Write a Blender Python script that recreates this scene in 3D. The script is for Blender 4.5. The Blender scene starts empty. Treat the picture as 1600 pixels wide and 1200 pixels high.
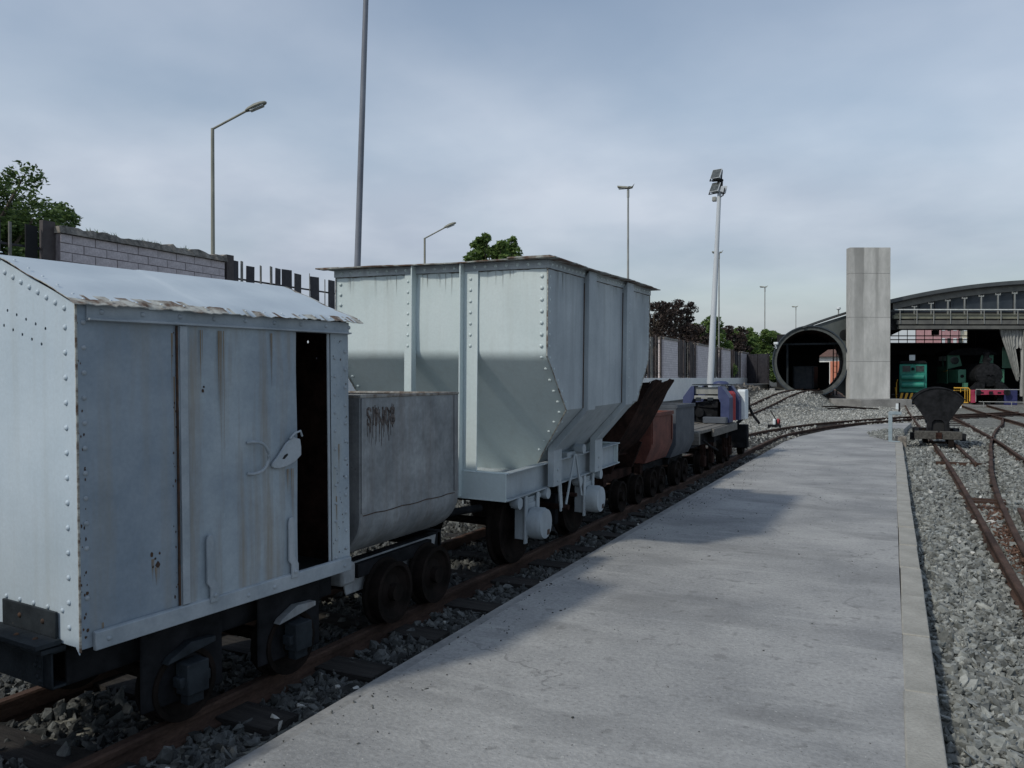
import bpy, math, random
import numpy as np
from mathutils import Vector, Matrix, Euler
random.seed(7)
rng = np.random.default_rng(7)
SC = bpy.context.scene
COL = SC.collection
R = math.radians
# ------------------------------------------------------------------ camera
cam_d = bpy.data.cameras.new("camera")
cam = bpy.data.objects.new("camera", cam_d); COL.objects.link(cam)
cam.location = (0, 0, 1.6)
cam.rotation_euler = (R(90 - 0.46), 0, R(26.1))
cam_d.sensor_width = 36; cam_d.lens = 28.0
cam_d.clip_start = 0.05; cam_d.clip_end = 5000
SC.camera = cam
# ------------------------------------------------------------------ sun and sky
SUN = Vector((-0.525, -1.11, 1.11)).normalized()
sun_d = bpy.data.lights.new("sun", 'SUN'); sun_d.energy = 2.35; sun_d.angle = R(3.2)
sun_d.color = (1.0, 0.94, 0.83)
sun = bpy.data.objects.new("sun", sun_d); COL.objects.link(sun)
sun.rotation_euler = SUN.to_track_quat('Z', 'Y').to_euler()
SC.view_settings.view_transform = 'Standard'; SC.view_settings.look = 'None'
SC.view_settings.exposure = -0.25; SC.view_settings.gamma = 1
SC.view_settings.use_curve_mapping = False
W = bpy.data.worlds.new("World"); SC.world = W; W.use_nodes = True
OFF = (3.3, 1.2, 0.0)
def world():
    nt = W.node_tree; N = nt.nodes; L = nt.links; N.clear()
    out = N.new('ShaderNodeOutputWorld'); bg = N.new('ShaderNodeBackground')
    sky = N.new('ShaderNodeTexSky'); sky.sky_type = 'NISHITA'; sky.sun_disc = False
    sky.sun_elevation = math.asin(SUN.z); sky.sun_rotation = math.atan2(SUN.x, SUN.y)
    sky.air_density = 1.4; sky.dust_density = 0.9; sky.ozone_density = 1.9
    bg.inputs['Strength'].default_value = 0.125
    tc = N.new('ShaderNodeTexCoord'); sep = N.new('ShaderNodeSeparateXYZ'); L.new(tc.outputs['Generated'], sep.inputs[0])
    # project the direction on a cloud layer overhead
    add = N.new('ShaderNodeMath'); add.operation = 'ADD'; add.inputs[1].default_value = 0.22
    mx = N.new('ShaderNodeMath'); mx.operation = 'MAXIMUM'; mx.inputs[1].default_value = 0.0
    L.new(sep.outputs['Z'], mx.inputs[0]); L.new(mx.outputs[0], add.inputs[0])
    dv = N.new('ShaderNodeVectorMath'); dv.operation = 'DIVIDE'; cb = N.new('ShaderNodeCombineXYZ')
    for i in range(3): L.new(add.outputs[0], cb.inputs[i])
    L.new(tc.outputs['Generated'], dv.inputs[0]); off = N.new('ShaderNodeVectorMath'); off.operation = 'ADD'; off.inputs[1].default_value = OFF; L.new(dv.outputs[0], off.inputs[0]); L.new(cb.outputs[0], dv.inputs[1])
    n1 = N.new('ShaderNodeTexNoise'); n1.inputs['Scale'].default_value = 0.9; n1.inputs['Detail'].default_value = 4
    n1.inputs['Roughness'].default_value = 0.42; n1.inputs['Distortion'].default_value = 0.5
    n2 = N.new('ShaderNodeTexNoise'); n2.inputs['Scale'].default_value = 2.2; n2.inputs['Detail'].default_value = 6; n2.inputs['Roughness'].default_value = 0.5
    L.new(off.outputs[0], n1.inputs['Vector']); L.new(off.outputs[0], n2.inputs['Vector'])
    r1 = N.new('ShaderNodeValToRGB'); r1.color_ramp.elements[0].position = 0.22; r1.color_ramp.elements[1].position = 0.70
    r1.color_ramp.elements[0].color = (0.30, 0.30, 0.30, 1); r1.color_ramp.elements[1].color = (0.93, 0.93, 0.93, 1)
    L.new(n1.outputs['Fac'], r1.inputs[0])
    r2 = N.new('ShaderNodeValToRGB'); r2.color_ramp.elements[0].position = 0.34; r2.color_ramp.elements[1].position = 0.66
    r2.color_ramp.elements[0].color = (5.1, 5.7, 6.75, 1); r2.color_ramp.elements[1].color = (6.8, 7.3, 8.2, 1)
    L.new(n2.outputs['Fac'], r2.inputs[0])
    # a greyer, duller bank of haze low down
    rz = N.new('ShaderNodeValToRGB'); L.new(sep.outputs['Z'], rz.inputs[0])
    rz.color_ramp.elements[0].position = 0.0; rz.color_ramp.elements[0].color = (0.47, 0.505, 0.56, 1)
    rz.color_ramp.elements[1].position = 0.27; rz.color_ramp.elements[1].color = (1, 1, 1, 1)
    mu = N.new('ShaderNodeMixRGB'); mu.blend_type = 'MULTIPLY'; mu.inputs[0].default_value = 1
    L.new(r2.outputs[0], mu.inputs[1]); L.new(rz.outputs[0], mu.inputs[2])
    mix = N.new('ShaderNodeMixRGB')
    lowf = N.new('ShaderNodeMapRange'); lowf.inputs['From Min'].default_value = 0.02; lowf.inputs['From Max'].default_value = 0.22
    lowf.inputs['To Min'].default_value = 0.9; lowf.inputs['To Max'].default_value = 0.0
    L.new(sep.outputs['Z'], lowf.inputs[0])
    mxx = N.new('ShaderNodeMath'); mxx.operation = 'MAXIMUM'
    L.new(r1.outputs[0], mxx.inputs[0]); L.new(lowf.outputs[0], mxx.inputs[1])
    hi = N.new('ShaderNodeMapRange'); hi.inputs['From Min'].default_value = 0.22; hi.inputs['From Max'].default_value = 0.55
    hi.inputs['To Min'].default_value = 1.0; hi.inputs['To Max'].default_value = 0.36; L.new(sep.outputs['Z'], hi.inputs[0])
    mh = N.new('ShaderNodeMath'); mh.operation = 'MULTIPLY'; L.new(mxx.outputs[0], mh.inputs[0]); L.new(hi.outputs[0], mh.inputs[1]); mxx = mh
    L.new(mxx.outputs[0], mix.inputs[0]); L.new(sky.outputs[0], mix.inputs[1]); L.new(mu.outputs[0], mix.inputs[2])
    L.new(mix.outputs[0], bg.inputs['Color']); L.new(bg.outputs[0], out.inputs[0])
world()
# ------------------------------------------------------------------ mesh helpers
class G:
    def __init__(s): s.v = []; s.f = []
    def add(s, vs, fs):
        b = len(s.v); s.v += [tuple(p) for p in vs]; s.f += [tuple(b + i for i in f) for f in fs]; return s
    def box(s, x0, x1, y0, y1, z0, z1, M=None):
        vs = [Vector((x, y, z)) for x in (x0, x1) for y in (y0, y1) for z in (z0, z1)]
        if M: vs = [M @ p for p in vs]
        return s.add(vs, [(0,1,3,2),(4,6,7,5),(0,4,5,1),(2,3,7,6),(0,2,6,4),(1,5,7,3)])
    def prism(s, pts, axis, a, b):
        n = len(pts); vs = []
        for t in (a, b):
            for (p, q) in pts:
                vs.append({'x': (t, p, q), 'y': (p, t, q), 'z': (p, q, t)}[axis])
        return s.add(vs, [tuple(range(n))[::-1], tuple(range(n, 2*n))] + [(i, (i+1) % n, n+(i+1) % n, n+i) for i in range(n)])
    def cyl(s, p0, p1, r0, r1=None, n=16, caps=True):
        r1 = r0 if r1 is None else r1; p0 = Vector(p0); p1 = Vector(p1)
        q = (p1 - p0).to_track_quat('Z', 'Y'); vs = []
        for (p, r) in ((p0, r0), (p1, r1)):
            for i in range(n):
                a = 2*math.pi*i/n; vs.append(p + q @ Vector((r*math.cos(a), r*math.sin(a), 0)))
        fs = [(i, (i+1) % n, n+(i+1) % n, n+i) for i in range(n)]
        if caps: fs += [tuple(range(n))[::-1], tuple(range(n, 2*n))]
        return s.add(vs, fs)
    def tube(s, path, r, n=8):
        path = [Vector(p) for p in path]; vs = []; m = len(path)
        rr = r if isinstance(r, (list, tuple)) else [r]*m
        for k, p in enumerate(path):
            d = (path[min(k+1, m-1)] - path[max(k-1, 0)]).normalized()
            up = Vector((0, 0, 1)) if abs(d.z) < 0.95 else Vector((1, 0, 0))
            a = d.cross(up).normalized(); b = a.cross(d)
            for i in range(n):
                t = 2*math.pi*i/n; vs.append(p + a*rr[k]*math.cos(t) + b*rr[k]*math.sin(t))
        fs = [(k*n+i, k*n+(i+1) % n, (k+1)*n+(i+1) % n, (k+1)*n+i) for k in range(m-1) for i in range(n)]
        fs += [tuple(range(n))[::-1], tuple(range((m-1)*n, m*n))]
        return s.add(vs, fs)
    def dome(s, c, nrm, r, n=8, h=0.6):
        q = Vector(nrm).to_track_quat('Z', 'Y'); c = Vector(c); vs = []
        for (rr, hh) in ((1, 0), (0.8, 0.6*h), (0.4, 0.93*h)):
            for i in range(n):
                a = 2*math.pi*i/n; vs.append(c + q @ Vector((r*rr*math.cos(a), r*rr*math.sin(a), r*hh)))
        vs.append(c + q @ Vector((0, 0, r*h)))
        fs = [(k*n+i, k*n+(i+1) % n, (k+1)*n+(i+1) % n, (k+1)*n+i) for k in range(2) for i in range(n)]
        fs += [(2*n+i, 2*n+(i+1) % n, 3*n) for i in range(n)]
        return s.add(vs, fs)
    def plate(s, pts, t, nrm=None):
        """a polygon in 3-D given thickness t along its normal"""
        P = [Vector(p) for p in pts]
        if nrm is None: nrm = (P[1]-P[0]).cross(P[2]-P[0])
        nv = Vector(nrm).normalized()*t; n = len(P)
        return s.add(P + [p + nv for p in P], [tuple(range(n))[::-1], tuple(range(n, 2*n))] + [(i, (i+1) % n, n+(i+1) % n, n+i) for i in range(n)])
    def lathe(s, prof, c, axis, n=24):
        q = Vector(axis).to_track_quat('Z', 'Y'); c = Vector(c); vs = []; m = len(prof)
        for (r, h) in prof:
            for i in range(n):
                a = 2*math.pi*i/n; vs.append(c + q @ Vector((r*math.cos(a), r*math.sin(a), h)))
        fs = [(k*n+i, k*n+(i+1) % n, (k+1)*n+(i+1) % n, (k+1)*n+i) for k in range(m-1) for i in range(n)]
        fs += [tuple(range(n))[::-1], tuple(range((m-1)*n, m*n))]
        return s.add(vs, fs)
def basis(o):
    m = Matrix.LocRotScale(o.location, o.rotation_euler, o.scale)
    return basis(o.parent) @ m if o.parent else m
def fixn(me):
    import bmesh
    bm = bmesh.new(); bm.from_mesh(me); bmesh.ops.recalc_face_normals(bm, faces=bm.faces); bm.to_mesh(me); bm.free()
def mesh(name, g, mat, smooth=None, fix=True):
    me = bpy.data.meshes.new(name); me.from_pydata(g.v, [], g.f); me.update()
    if fix: fixn(me)
    if mat: me.materials.append(mat)
    if smooth:
        me.polygons.foreach_set('use_smooth', [True]*len(me.polygons))
        me.set_sharp_from_angle(angle=R(smooth))
    return me
def obj(name, g, mat, parent=None, smooth=None, bevel=0, world_space=False, kind=None, label=None, fix=True):
    """one mesh object; geometry is in the parent's own space unless world_space"""
    if parent is not None and world_space:
        inv = basis(parent).inverted(); g.v = [tuple(inv @ Vector(p)) for p in g.v]
    o = bpy.data.objects.new(name, mesh(name, g, mat, smooth, fix)); COL.objects.link(o)
    if parent is not None: o.parent = parent
    if bevel:
        b = o.modifiers.new('bevel', 'BEVEL'); b.width = bevel; b.segments = 2; b.limit_method = 'ANGLE'; b.angle_limit = R(40)
        if not smooth:
            o.data.polygons.foreach_set('use_smooth', [True]*len(o.data.polygons)); o.data.set_sharp_from_angle(angle=R(30))
        b.harden_normals = False
    if kind: o['kind'] = kind
    if label: o['label'] = label
    return o
def inst(me, name, parent, loc=(0,0,0), rot=(0,0,0), scale=(1,1,1)):
    o = bpy.data.objects.new(name, me); COL.objects.link(o); o.parent = parent
    o.location = loc; o.rotation_euler = rot; o.scale = scale; return o
def thing(name, label, cat, loc=(0,0,0), rot=(0,0,0), group=None):
    o = bpy.data.objects.new(name, None); COL.objects.link(o)
    o.location = loc; o.rotation_euler = rot; o['label'] = label; o['category'] = cat
    if group: o['group'] = group
    return o
def copy_thing(r, loc, label, rotz=None, scale=None):
    n = r.copy(); COL.objects.link(n); n.location = loc; n['label'] = label
    if rotz is not None: n.rotation_euler = (0, 0, rotz)
    if scale: n.scale = scale
    for ch in list(r.children):
        c = ch.copy(); COL.objects.link(c); c.parent = n
        for gch in list(ch.children):
            d = gch.copy(); COL.objects.link(d); d.parent = c
    return n
# ------------------------------------------------------------------ materials
def mat(name, c1, c2=None, scale=3.0, rough=0.7, detail=6, bump=0.0, bscale=40, metallic=0.0, stretch=(1,1,1),
        streak=None, streak_amt=0.35, rust=None, rust_amt=0.0, rust_scale=6, lo=0.35, hi=0.65, island=0.0, coord='Object', fine=None, spec=0.35):
    m = bpy.data.materials.new(name); m.use_nodes = True; nt = m.node_tree; N = nt.nodes; L = nt.links
    b = N['Principled BSDF']; b.inputs['Roughness'].default_value = rough; b.inputs['Metallic'].default_value = metallic
    b.inputs['Specular IOR Level'].default_value = spec
    tc = N.new('ShaderNodeTexCoord'); mp = N.new('ShaderNodeMapping'); mp.inputs['Scale'].default_value = stretch
    L.new(tc.outputs[coord], mp.inputs[0])
    def noise(sc, det=6, vec=mp, ro=0.6):
        n = N.new('ShaderNodeTexNoise'); n.inputs['Scale'].default_value = sc; n.inputs['Detail'].default_value = det
        n.inputs['Roughness'].default_value = ro; L.new(vec.outputs[0], n.inputs['Vector']); return n
    def ramp(src, lo, hi, a, bb):
        r = N.new('ShaderNodeValToRGB'); e = r.color_ramp.elements; e[0].position = lo; e[1].position = hi
        e[0].color = (*a, 1) if len(a) == 3 else a; e[1].color = (*bb, 1); L.new(src, r.inputs[0]); return r
    n = noise(scale, detail); cur = ramp(n.outputs['Fac'], lo, hi, c1, c2 or c1).outputs[0]
    if fine:
        nf = noise(fine[0], 4); rf = ramp(nf.outputs['Fac'], 0.3, 0.7, (1-fine[1],)*3, (1+fine[1],)*3)
        x = N.new('ShaderNodeMixRGB'); x.blend_type = 'MULTIPLY'; x.inputs[0].default_value = 1
        L.new(cur, x.inputs[1]); L.new(rf.outputs[0], x.inputs[2]); cur = x.outputs[0]
    if streak:
        ms = N.new('ShaderNodeMapping'); ms.inputs['Scale'].default_value = (9, 9, 0.55); L.new(tc.outputs[coord], ms.inputs[0])
        ns = noise(1.3, 5, ms); rs = ramp(ns.outputs['Fac'], 0.48, 0.72, (0,0,0), (streak_amt,)*3)
        x = N.new('ShaderNodeMixRGB'); L.new(rs.outputs[0], x.inputs[0]); L.new(cur, x.inputs[1]); x.inputs[2].default_value = (*streak, 1); cur = x.outputs[0]
    if rust:
        nr = noise(rust_scale, 10, mp, 0.72); rr = ramp(nr.outputs['Fac'], 0.71-rust_amt, 0.745-rust_amt, (0,0,0), (1,1,1))
        x = N.new('ShaderNodeMixRGB'); L.new(rr.outputs[0], x.inputs[0]); L.new(cur, x.inputs[1]); x.inputs[2].default_value = (*rust, 1); cur = x.outputs[0]
    if island:
        gi = N.new('ShaderNodeNewGeometry'); ri = ramp(gi.outputs['Random Per Island'], 0, 1, (1-island,)*3, (1+island,)*3)
        x = N.new('ShaderNodeMixRGB'); x.blend_type = 'MULTIPLY'; x.inputs[0].default_value = 1
        L.new(cur, x.inputs[1]); L.new(ri.outputs[0], x.inputs[2]); cur = x.outputs[0]
    L.new(cur, b.inputs['Base Color'])
    if bump:
        nb = noise(bscale, 5); bp = N.new('ShaderNodeBump'); bp.inputs['Strength'].default_value = bump; bp.inputs['Distance'].default_value = 0.01
        L.new(nb.outputs['Fac'], bp.inputs['Height']); L.new(bp.outputs[0], b.inputs['Normal'])
    return m
RUST = (0.07, 0.033, 0.02)
M = {}
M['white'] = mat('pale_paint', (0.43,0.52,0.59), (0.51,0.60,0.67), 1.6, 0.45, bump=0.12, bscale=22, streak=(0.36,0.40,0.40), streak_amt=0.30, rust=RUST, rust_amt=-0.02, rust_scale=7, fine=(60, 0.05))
M['sideshade'] = mat('pale_paint_shaded', (0.23,0.28,0.325), (0.345,0.40,0.435), 2.2, 0.5, bump=0.15, bscale=18, streak=(0.28,0.26,0.19), streak_amt=0.55, rust=RUST, rust_amt=0.01, rust_scale=6, fine=(50, 0.06))  # same paint as the pale end, darkened and blued for the shaded side
M['door'] = mat('streaked_door_paint_shaded', (0.23,0.28,0.325), (0.345,0.40,0.435), 2.2, 0.5, bump=0.15, bscale=18, streak=(0.21,0.155,0.085), streak_amt=0.62, rust=RUST, rust_amt=0.005, rust_scale=6, fine=(50, 0.06))  # shade-darkened side colour again, with real rust streaks
M['sidedark'] = mat('pale_paint_shaded_darker', (0.19,0.24,0.29), (0.28,0.33,0.375), 2.4, 0.5, bump=0.15, bscale=18, streak=(0.24,0.22,0.17), streak_amt=0.35, rust=RUST, rust_amt=0.0, rust_scale=6, fine=(50, 0.06))  # pale paint with side shade in its colour, deeper on the fixed panel
M['trim'] = mat('worn_paint_trim', (0.25,0.29,0.32), (0.36,0.40,0.43), 4, 0.5, bump=0.2, bscale=25, rust=RUST, rust_amt=0.03, rust_scale=9, fine=(60, .06))
M['edge'] = mat('flaking_paint_edge', (0.45,0.46,0.42), (0.12,0.08,0.055), 9, 0.8, bump=0.5, bscale=50, lo=0.42, hi=0.60, stretch=(1,1,2.0))
M['roof'] = mat('roof_sheet_paint', (0.44,0.51,0.56), (0.56,0.63,0.67), 1.2, 0.45, bump=0.2, bscale=9, rust=RUST, rust_amt=-0.035, rust_scale=8)
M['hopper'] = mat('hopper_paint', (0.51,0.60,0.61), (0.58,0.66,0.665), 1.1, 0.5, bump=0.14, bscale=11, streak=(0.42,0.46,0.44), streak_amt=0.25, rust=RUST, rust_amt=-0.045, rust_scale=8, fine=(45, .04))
M['hoppershade'] = mat('hopper_paint_shaded', (0.30,0.345,0.375), (0.43,0.48,0.505), 1.7, 0.5, bump=0.14, bscale=14, streak=(0.24,0.27,0.29), streak_amt=0.6, rust=RUST, rust_amt=-0.03, rust_scale=8, fine=(45, .05))  # the hopper paint with bluish shade put into its colour, plus weather streaks
M['rustedge'] = mat('rusty_flange', (0.13,0.085,0.065), (0.34,0.36,0.34), 8, 0.85, bump=0.6, bscale=45, lo=0.45, hi=0.62)
M['darkline'] = mat('rust_seam', (0.035,0.026,0.022), (0.09,0.05,0.03), 25, 0.9)
M['blackiron'] = mat('black_iron', (0.008,0.009,0.010), (0.022,0.023,0.026), 6, 0.85, spec=0.08, bump=0.3, bscale=40, rust=(0.05,0.038,0.03), rust_amt=0.02)
M['bluedark'] = mat('dark_blue_grey_iron', (0.013,0.017,0.021), (0.032,0.040,0.047), 7, 0.7, spec=0.15, bump=0.3, bscale=40, rust=(0.13,0.11,0.09), rust_amt=0.05, rust_scale=9)
M['wheel'] = mat('wheel_iron', (0.009,0.008,0.007), (0.021,0.016,0.014), 8, 0.9, spec=0.06, bump=0.3)
M['rail'] = mat('rusty_rail', (0.040,0.026,0.021), (0.095,0.060,0.046), 5, 0.85, spec=0.12, bump=0.3, bscale=60, stretch=(1,.4,1), fine=(80, .2))
M['sleeper'] = mat('tarred_timber', (0.014,0.013,0.013), (0.045,0.041,0.037), 5, 0.9, bump=0.8, bscale=25, stretch=(0.3,3,3), fine=(30,.2))
M['tub'] = mat('scuffed_tub_steel', (0.17,0.185,0.195), (0.33,0.35,0.36), 2.6, 0.6, bump=0.35, bscale=16, streak=(0.115,0.085,0.07), streak_amt=0.45, rust=(0.085,0.082,0.078), rust_amt=0.06, rust_scale=4, fine=(30,.12))
M['rim'] = mat('worn_rim', (0.33,0.33,0.31), (0.13,0.10,0.08), 14, 0.8, bump=0.4)
M['rusttext'] = mat('rust_number', (0.035,0.024,0.020), (0.16,0.14,0.13), 30, 0.9, bump=0.6)
M['brown'] = mat('deep_rust', (0.013,0.008,0.007), (0.046,0.025,0.020), 5, 0.95, spec=0.08, bump=0.8, bscale=30, fine=(25,.25))
M['redrust'] = mat('red_rusty_paint', (0.085,0.032,0.024), (0.19,0.066,0.048), 4, 0.75, bump=0.4, streak=(0.08,0.035,0.03), streak_amt=0.6, fine=(30,.15))
M['darktub'] = mat('slate_tub_paint', (0.045,0.055,0.070), (0.085,0.098,0.115), 4, 0.65, bump=0.3, rust=RUST, rust_amt=0.02)
M['blue'] = mat('blue_paint', (0.03,0.042,0.105), (0.055,0.07,0.15), 5, 0.5, bump=0.15, rust=(0.06,0.05,0.05), rust_amt=0.0)
M['red'] = mat('red_paint', (0.25,0.025,0.03), (0.33,0.04,0.045), 6, 0.5)
M['whiteplain'] = mat('white_paint', (0.60,0.66,0.68), (0.74,0.78,0.79), 5, 0.5, fine=(30,.05))
M['plank'] = mat('weathered_plank', (0.10,0.095,0.085), (0.20,0.19,0.17), 4, 0.9, bump=0.6, bscale=20, stretch=(0.5,6,6), fine=(30,.15))
M['plankdark'] = mat('sooty_timber', (0.045,0.044,0.04), (0.10,0.097,0.088), 4, 0.9, bump=0.6, bscale=20, stretch=(6,.5,6), fine=(30,.15))
M['concrete'] = mat('platform_concrete', (0.23,0.235,0.235), (0.40,0.40,0.385), 0.8, 0.85, detail=12, bump=0.6, bscale=60, fine=(38,.17), coord='Object', lo=0.32, hi=0.70, rust=(0.15,0.15,0.145), rust_amt=0.035, rust_scale=14)
def platmat():
    m = M['concrete']; nt = m.node_tree; N = nt.nodes; L = nt.links; b = N['Principled BSDF']
    cur = b.inputs['Base Color'].links[0].from_socket; tc = N.new('ShaderNodeTexCoord')
    def nz(sc, stretch, lo, hi, det=8, dist=0.0):
        mp = N.new('ShaderNodeMapping'); mp.inputs['Scale'].default_value = stretch; L.new(tc.outputs['Object'], mp.inputs[0])
        n = N.new('ShaderNodeTexNoise'); n.inputs['Scale'].default_value = sc; n.inputs['Detail'].default_value = det; n.inputs['Distortion'].default_value = dist; L.new(mp.outputs[0], n.inputs['Vector'])
        r = N.new('ShaderNodeMapRange'); r.inputs['From Min'].default_value = lo; r.inputs['From Max'].default_value = hi; L.new(n.outputs['Fac'], r.inputs[0]); return r.outputs[0]
    def blend(fac, col, amt, mode='MIX'):
        nonlocal cur
        a = N.new('ShaderNodeMath'); a.operation = 'MULTIPLY'; a.inputs[1].default_value = amt; L.new(fac, a.inputs[0])
        x = N.new('ShaderNodeMixRGB'); x.blend_type = mode; L.new(a.outputs[0], x.inputs[0]); L.new(cur, x.inputs[1]); x.inputs[2].default_value = (*col, 1); cur = x.outputs[0]
    blend(nz(1.1, (.8,1.6,1), .52, .66, 10, .6), (.15,.152,.15), .40)          # damp, dirty patches
    blend(nz(2.6, (.45,3.2,1), .56, .74, 10, .5), (.50,.50,.48), .30)           # pale scuffs across the walk
    blend(nz(9, (1,1,1), .60, .68, 6), (.14,.14,.135), .45)                    # small stains
    blend(nz(70, (1,1,1), .66, .72, 2), (.07,.07,.065), .7)                    # pits
    blend(nz(55, (1,1,1), .69, .74, 2), (.62,.62,.58), .6)                     # pale grains
    mp = N.new('ShaderNodeMapping'); mp.inputs['Scale'].default_value = (.55,.38,1); L.new(tc.outputs['Object'], mp.inputs[0])
    nd = N.new('ShaderNodeTexNoise'); nd.inputs['Scale'].default_value = 3; nd.inputs['Detail'].default_value = 6; L.new(tc.outputs['Object'], nd.inputs['Vector'])
    va = N.new('ShaderNodeVectorMath'); va.operation = 'MULTIPLY_ADD'; va.inputs[1].default_value = (.22,.22,0); L.new(nd.outputs['Color'], va.inputs[0]); L.new(mp.outputs[0], va.inputs[2])
    vo = N.new('ShaderNodeTexVoronoi'); vo.feature = 'DISTANCE_TO_EDGE'; vo.inputs['Scale'].default_value = 1.0; L.new(va.outputs[0], vo.inputs['Vector'])
    cr = N.new('ShaderNodeMapRange'); cr.inputs['From Min'].default_value = .0045; cr.inputs['From Max'].default_value = .001; L.new(vo.outputs['Distance'], cr.inputs[0])
    mk = N.new('ShaderNodeMath'); mk.operation = 'MULTIPLY'; L.new(cr.outputs[0], mk.inputs[0]); L.new(nz(.6,(1,1,1),.50,.60), mk.inputs[1])
    blend(mk.outputs[0], (.10,.10,.098), .42)                                  # hairline cracks
    L.new(cur, b.inputs['Base Color'])
platmat()
M['kerb'] = mat('kerb_concrete', (0.27,0.265,0.235), (0.40,0.39,0.35), 3, 0.9, bump=0.7, bscale=60, fine=(55,.13), coord='Object')
M['edgec'] = mat('platform_edge_concrete', (0.20,0.205,0.205), (0.31,0.31,0.30), 4, 0.9, bump=0.6, bscale=40, fine=(30,.16))
M['towerc'] = mat('cast_concrete', (0.42,0.425,0.405), (0.60,0.60,0.575), 1.6, 0.85, bump=0.2, bscale=9, stretch=(1,1,0.35), fine=(8,.06))
M['slabc'] = mat('grey_slab_concrete', (0.17,0.17,0.165), (0.27,0.27,0.26), 1.5, 0.9, bump=0.3, fine=(15,.1))
M['stonedark'] = mat('shade_dark_stone', (0.038,0.042,0.042), (0.115,0.12,0.115), 7, 0.8, bump=0.5, bscale=70, island=0.65, coord='Object', fine=(45,.18))  # stone colour darkened to carry the shade under the wagons
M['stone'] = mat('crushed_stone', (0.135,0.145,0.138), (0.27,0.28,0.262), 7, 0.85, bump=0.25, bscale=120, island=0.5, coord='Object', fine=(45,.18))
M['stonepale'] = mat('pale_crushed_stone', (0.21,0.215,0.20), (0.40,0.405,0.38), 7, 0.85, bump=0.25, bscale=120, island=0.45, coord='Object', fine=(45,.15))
M['paleston'] = mat('pale_stone', (0.40,0.41,0.39), (0.60,0.60,0.56), 9, 0.8, bump=0.4, bscale=50, island=0.3)
M['brick'] = mat('painted_brick', (0.48,0.435,0.445), (0.61,0.555,0.565), 5, 0.85, bump=0.5, bscale=50, fine=(40,.12), rust=(0.16,0.135,0.135), rust_amt=0.01, rust_scale=5)
M['mortar'] = mat('dark_mortar', (0.17,0.15,0.155), (0.26,0.235,0.24), 12, 0.95, bump=0.4)
M['coping'] = mat('lichened_coping', (0.10,0.095,0.085), (0.30,0.275,0.24), 9, 0.95, bump=0.9, bscale=40, fine=(40,.25))
M['render'] = mat('grey_render', (0.74,0.75,0.73), (0.82,0.82,0.79), 1.5, 0.9, bump=0.15, fine=(12,.06))
M['fence'] = mat('dark_fence_steel', (0.022,0.022,0.028), (0.05,0.048,0.055), 6, 0.55, bump=0.2)
M['fencebrown'] = mat('brown_fence_steel', (0.05,0.042,0.042), (0.085,0.072,0.07), 6, 0.6, bump=0.2)
M['fencegrey'] = mat('worn_fence_steel', (0.14,0.14,0.125), (0.24,0.23,0.21), 8, 0.7, bump=0.2)
M['galv'] = mat('galvanised_steel', (0.25,0.26,0.25), (0.36,0.37,0.35), 8, 0.5, metallic=0.3, stretch=(1,1,.3))
M['lampgreen'] = mat('lamp_post_paint', (0.20,0.205,0.17), (0.30,0.30,0.25), 6, 0.6, stretch=(1,1,.3))
M['darkpost'] = mat('grey_mast_paint', (0.13,0.145,0.175), (0.22,0.24,0.28), 5, 0.45, stretch=(1,1,.2))
M['whitepost'] = mat('pale_mast_paint', (0.48,0.52,0.56), (0.58,0.62,0.65), 5, 0.5, stretch=(1,1,.2))
M['lampglass'] = mat('lamp_lens', (0.42,0.46,0.46), (0.55,0.58,0.57), 9, 0.25)
M['floodglass'] = mat('floodlight_glass', (0.05,0.06,0.06), (0.12,0.13,0.13), 9, 0.2)
M['hallmetal'] = mat('hall_roof_sheet', (0.058,0.066,0.070), (0.088,0.097,0.10), 1.2, 0.5, bump=0.1)
M['hallbeam'] = mat('hall_beam', (0.10,0.10,0.095), (0.15,0.15,0.135), 2, 0.6)
M['hallbeamw'] = mat('hall_beam_pale', (0.17,0.17,0.13), (0.24,0.24,0.18), 2, 0.6)
M['sidewall'] = mat('shed_wall_sheet', (0.085,0.10,0.10), (0.12,0.135,0.13), 1.2, 0.6, bump=0.1)
M['hallpanel'] = mat('hall_infill', (0.030,0.042,0.055), (0.05,0.062,0.075), 1, 0.25)
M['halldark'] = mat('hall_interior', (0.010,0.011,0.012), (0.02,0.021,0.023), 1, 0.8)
M['ring'] = mat('tunnel_ring_steel', (0.055,0.063,0.063), (0.10,0.11,0.106), 3, 0.6)
M['pipewhite'] = mat('pale_pipe', (0.50,0.52,0.50), (0.6,0.62,0.6), 4, 0.4)
M['greenloco'] = mat('green_diesel_paint', (0.02,0.19,0.145), (0.03,0.25,0.19), 4, 0.4)
M['greensteam'] = mat('green_steam_paint', (0.06,0.19,0.13), (0.085,0.24,0.165), 4, 0.45)
M['boardgreen'] = mat('dull_green_paint', (0.012,0.04,0.032), (0.02,0.055,0.042), 4, 0.6)
M['glassdark'] = mat('dark_window', (0.02,0.03,0.03), (0.05,0.06,0.06), 6, 0.15)
M['crimson'] = mat('crimson_paint', (0.30,0.035,0.075), (0.38,0.05,0.10), 6, 0.5)
M['yellow'] = mat('yellow_paint', (0.55,0.30,0.03), (0.65,0.38,0.05), 6, 0.5)
M['salmon'] = mat('salmon_render', (0.62,0.24,0.16), (0.70,0.29,0.20), 2, 0.85)
M['soil'] = mat('dark_soil', (0.028,0.028,0.026), (0.07,0.068,0.06), 3, 0.95, bump=0.8, bscale=12, fine=(20,.3))
M['bark'] = mat('bark', (0.05,0.04,0.03), (0.10,0.085,0.065), 8, 0.9, bump=0.6)
M['navy'] = mat('navy_paint', (0.015,0.02,0.08), (0.025,0.03,0.11), 6, 0.6)
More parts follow.
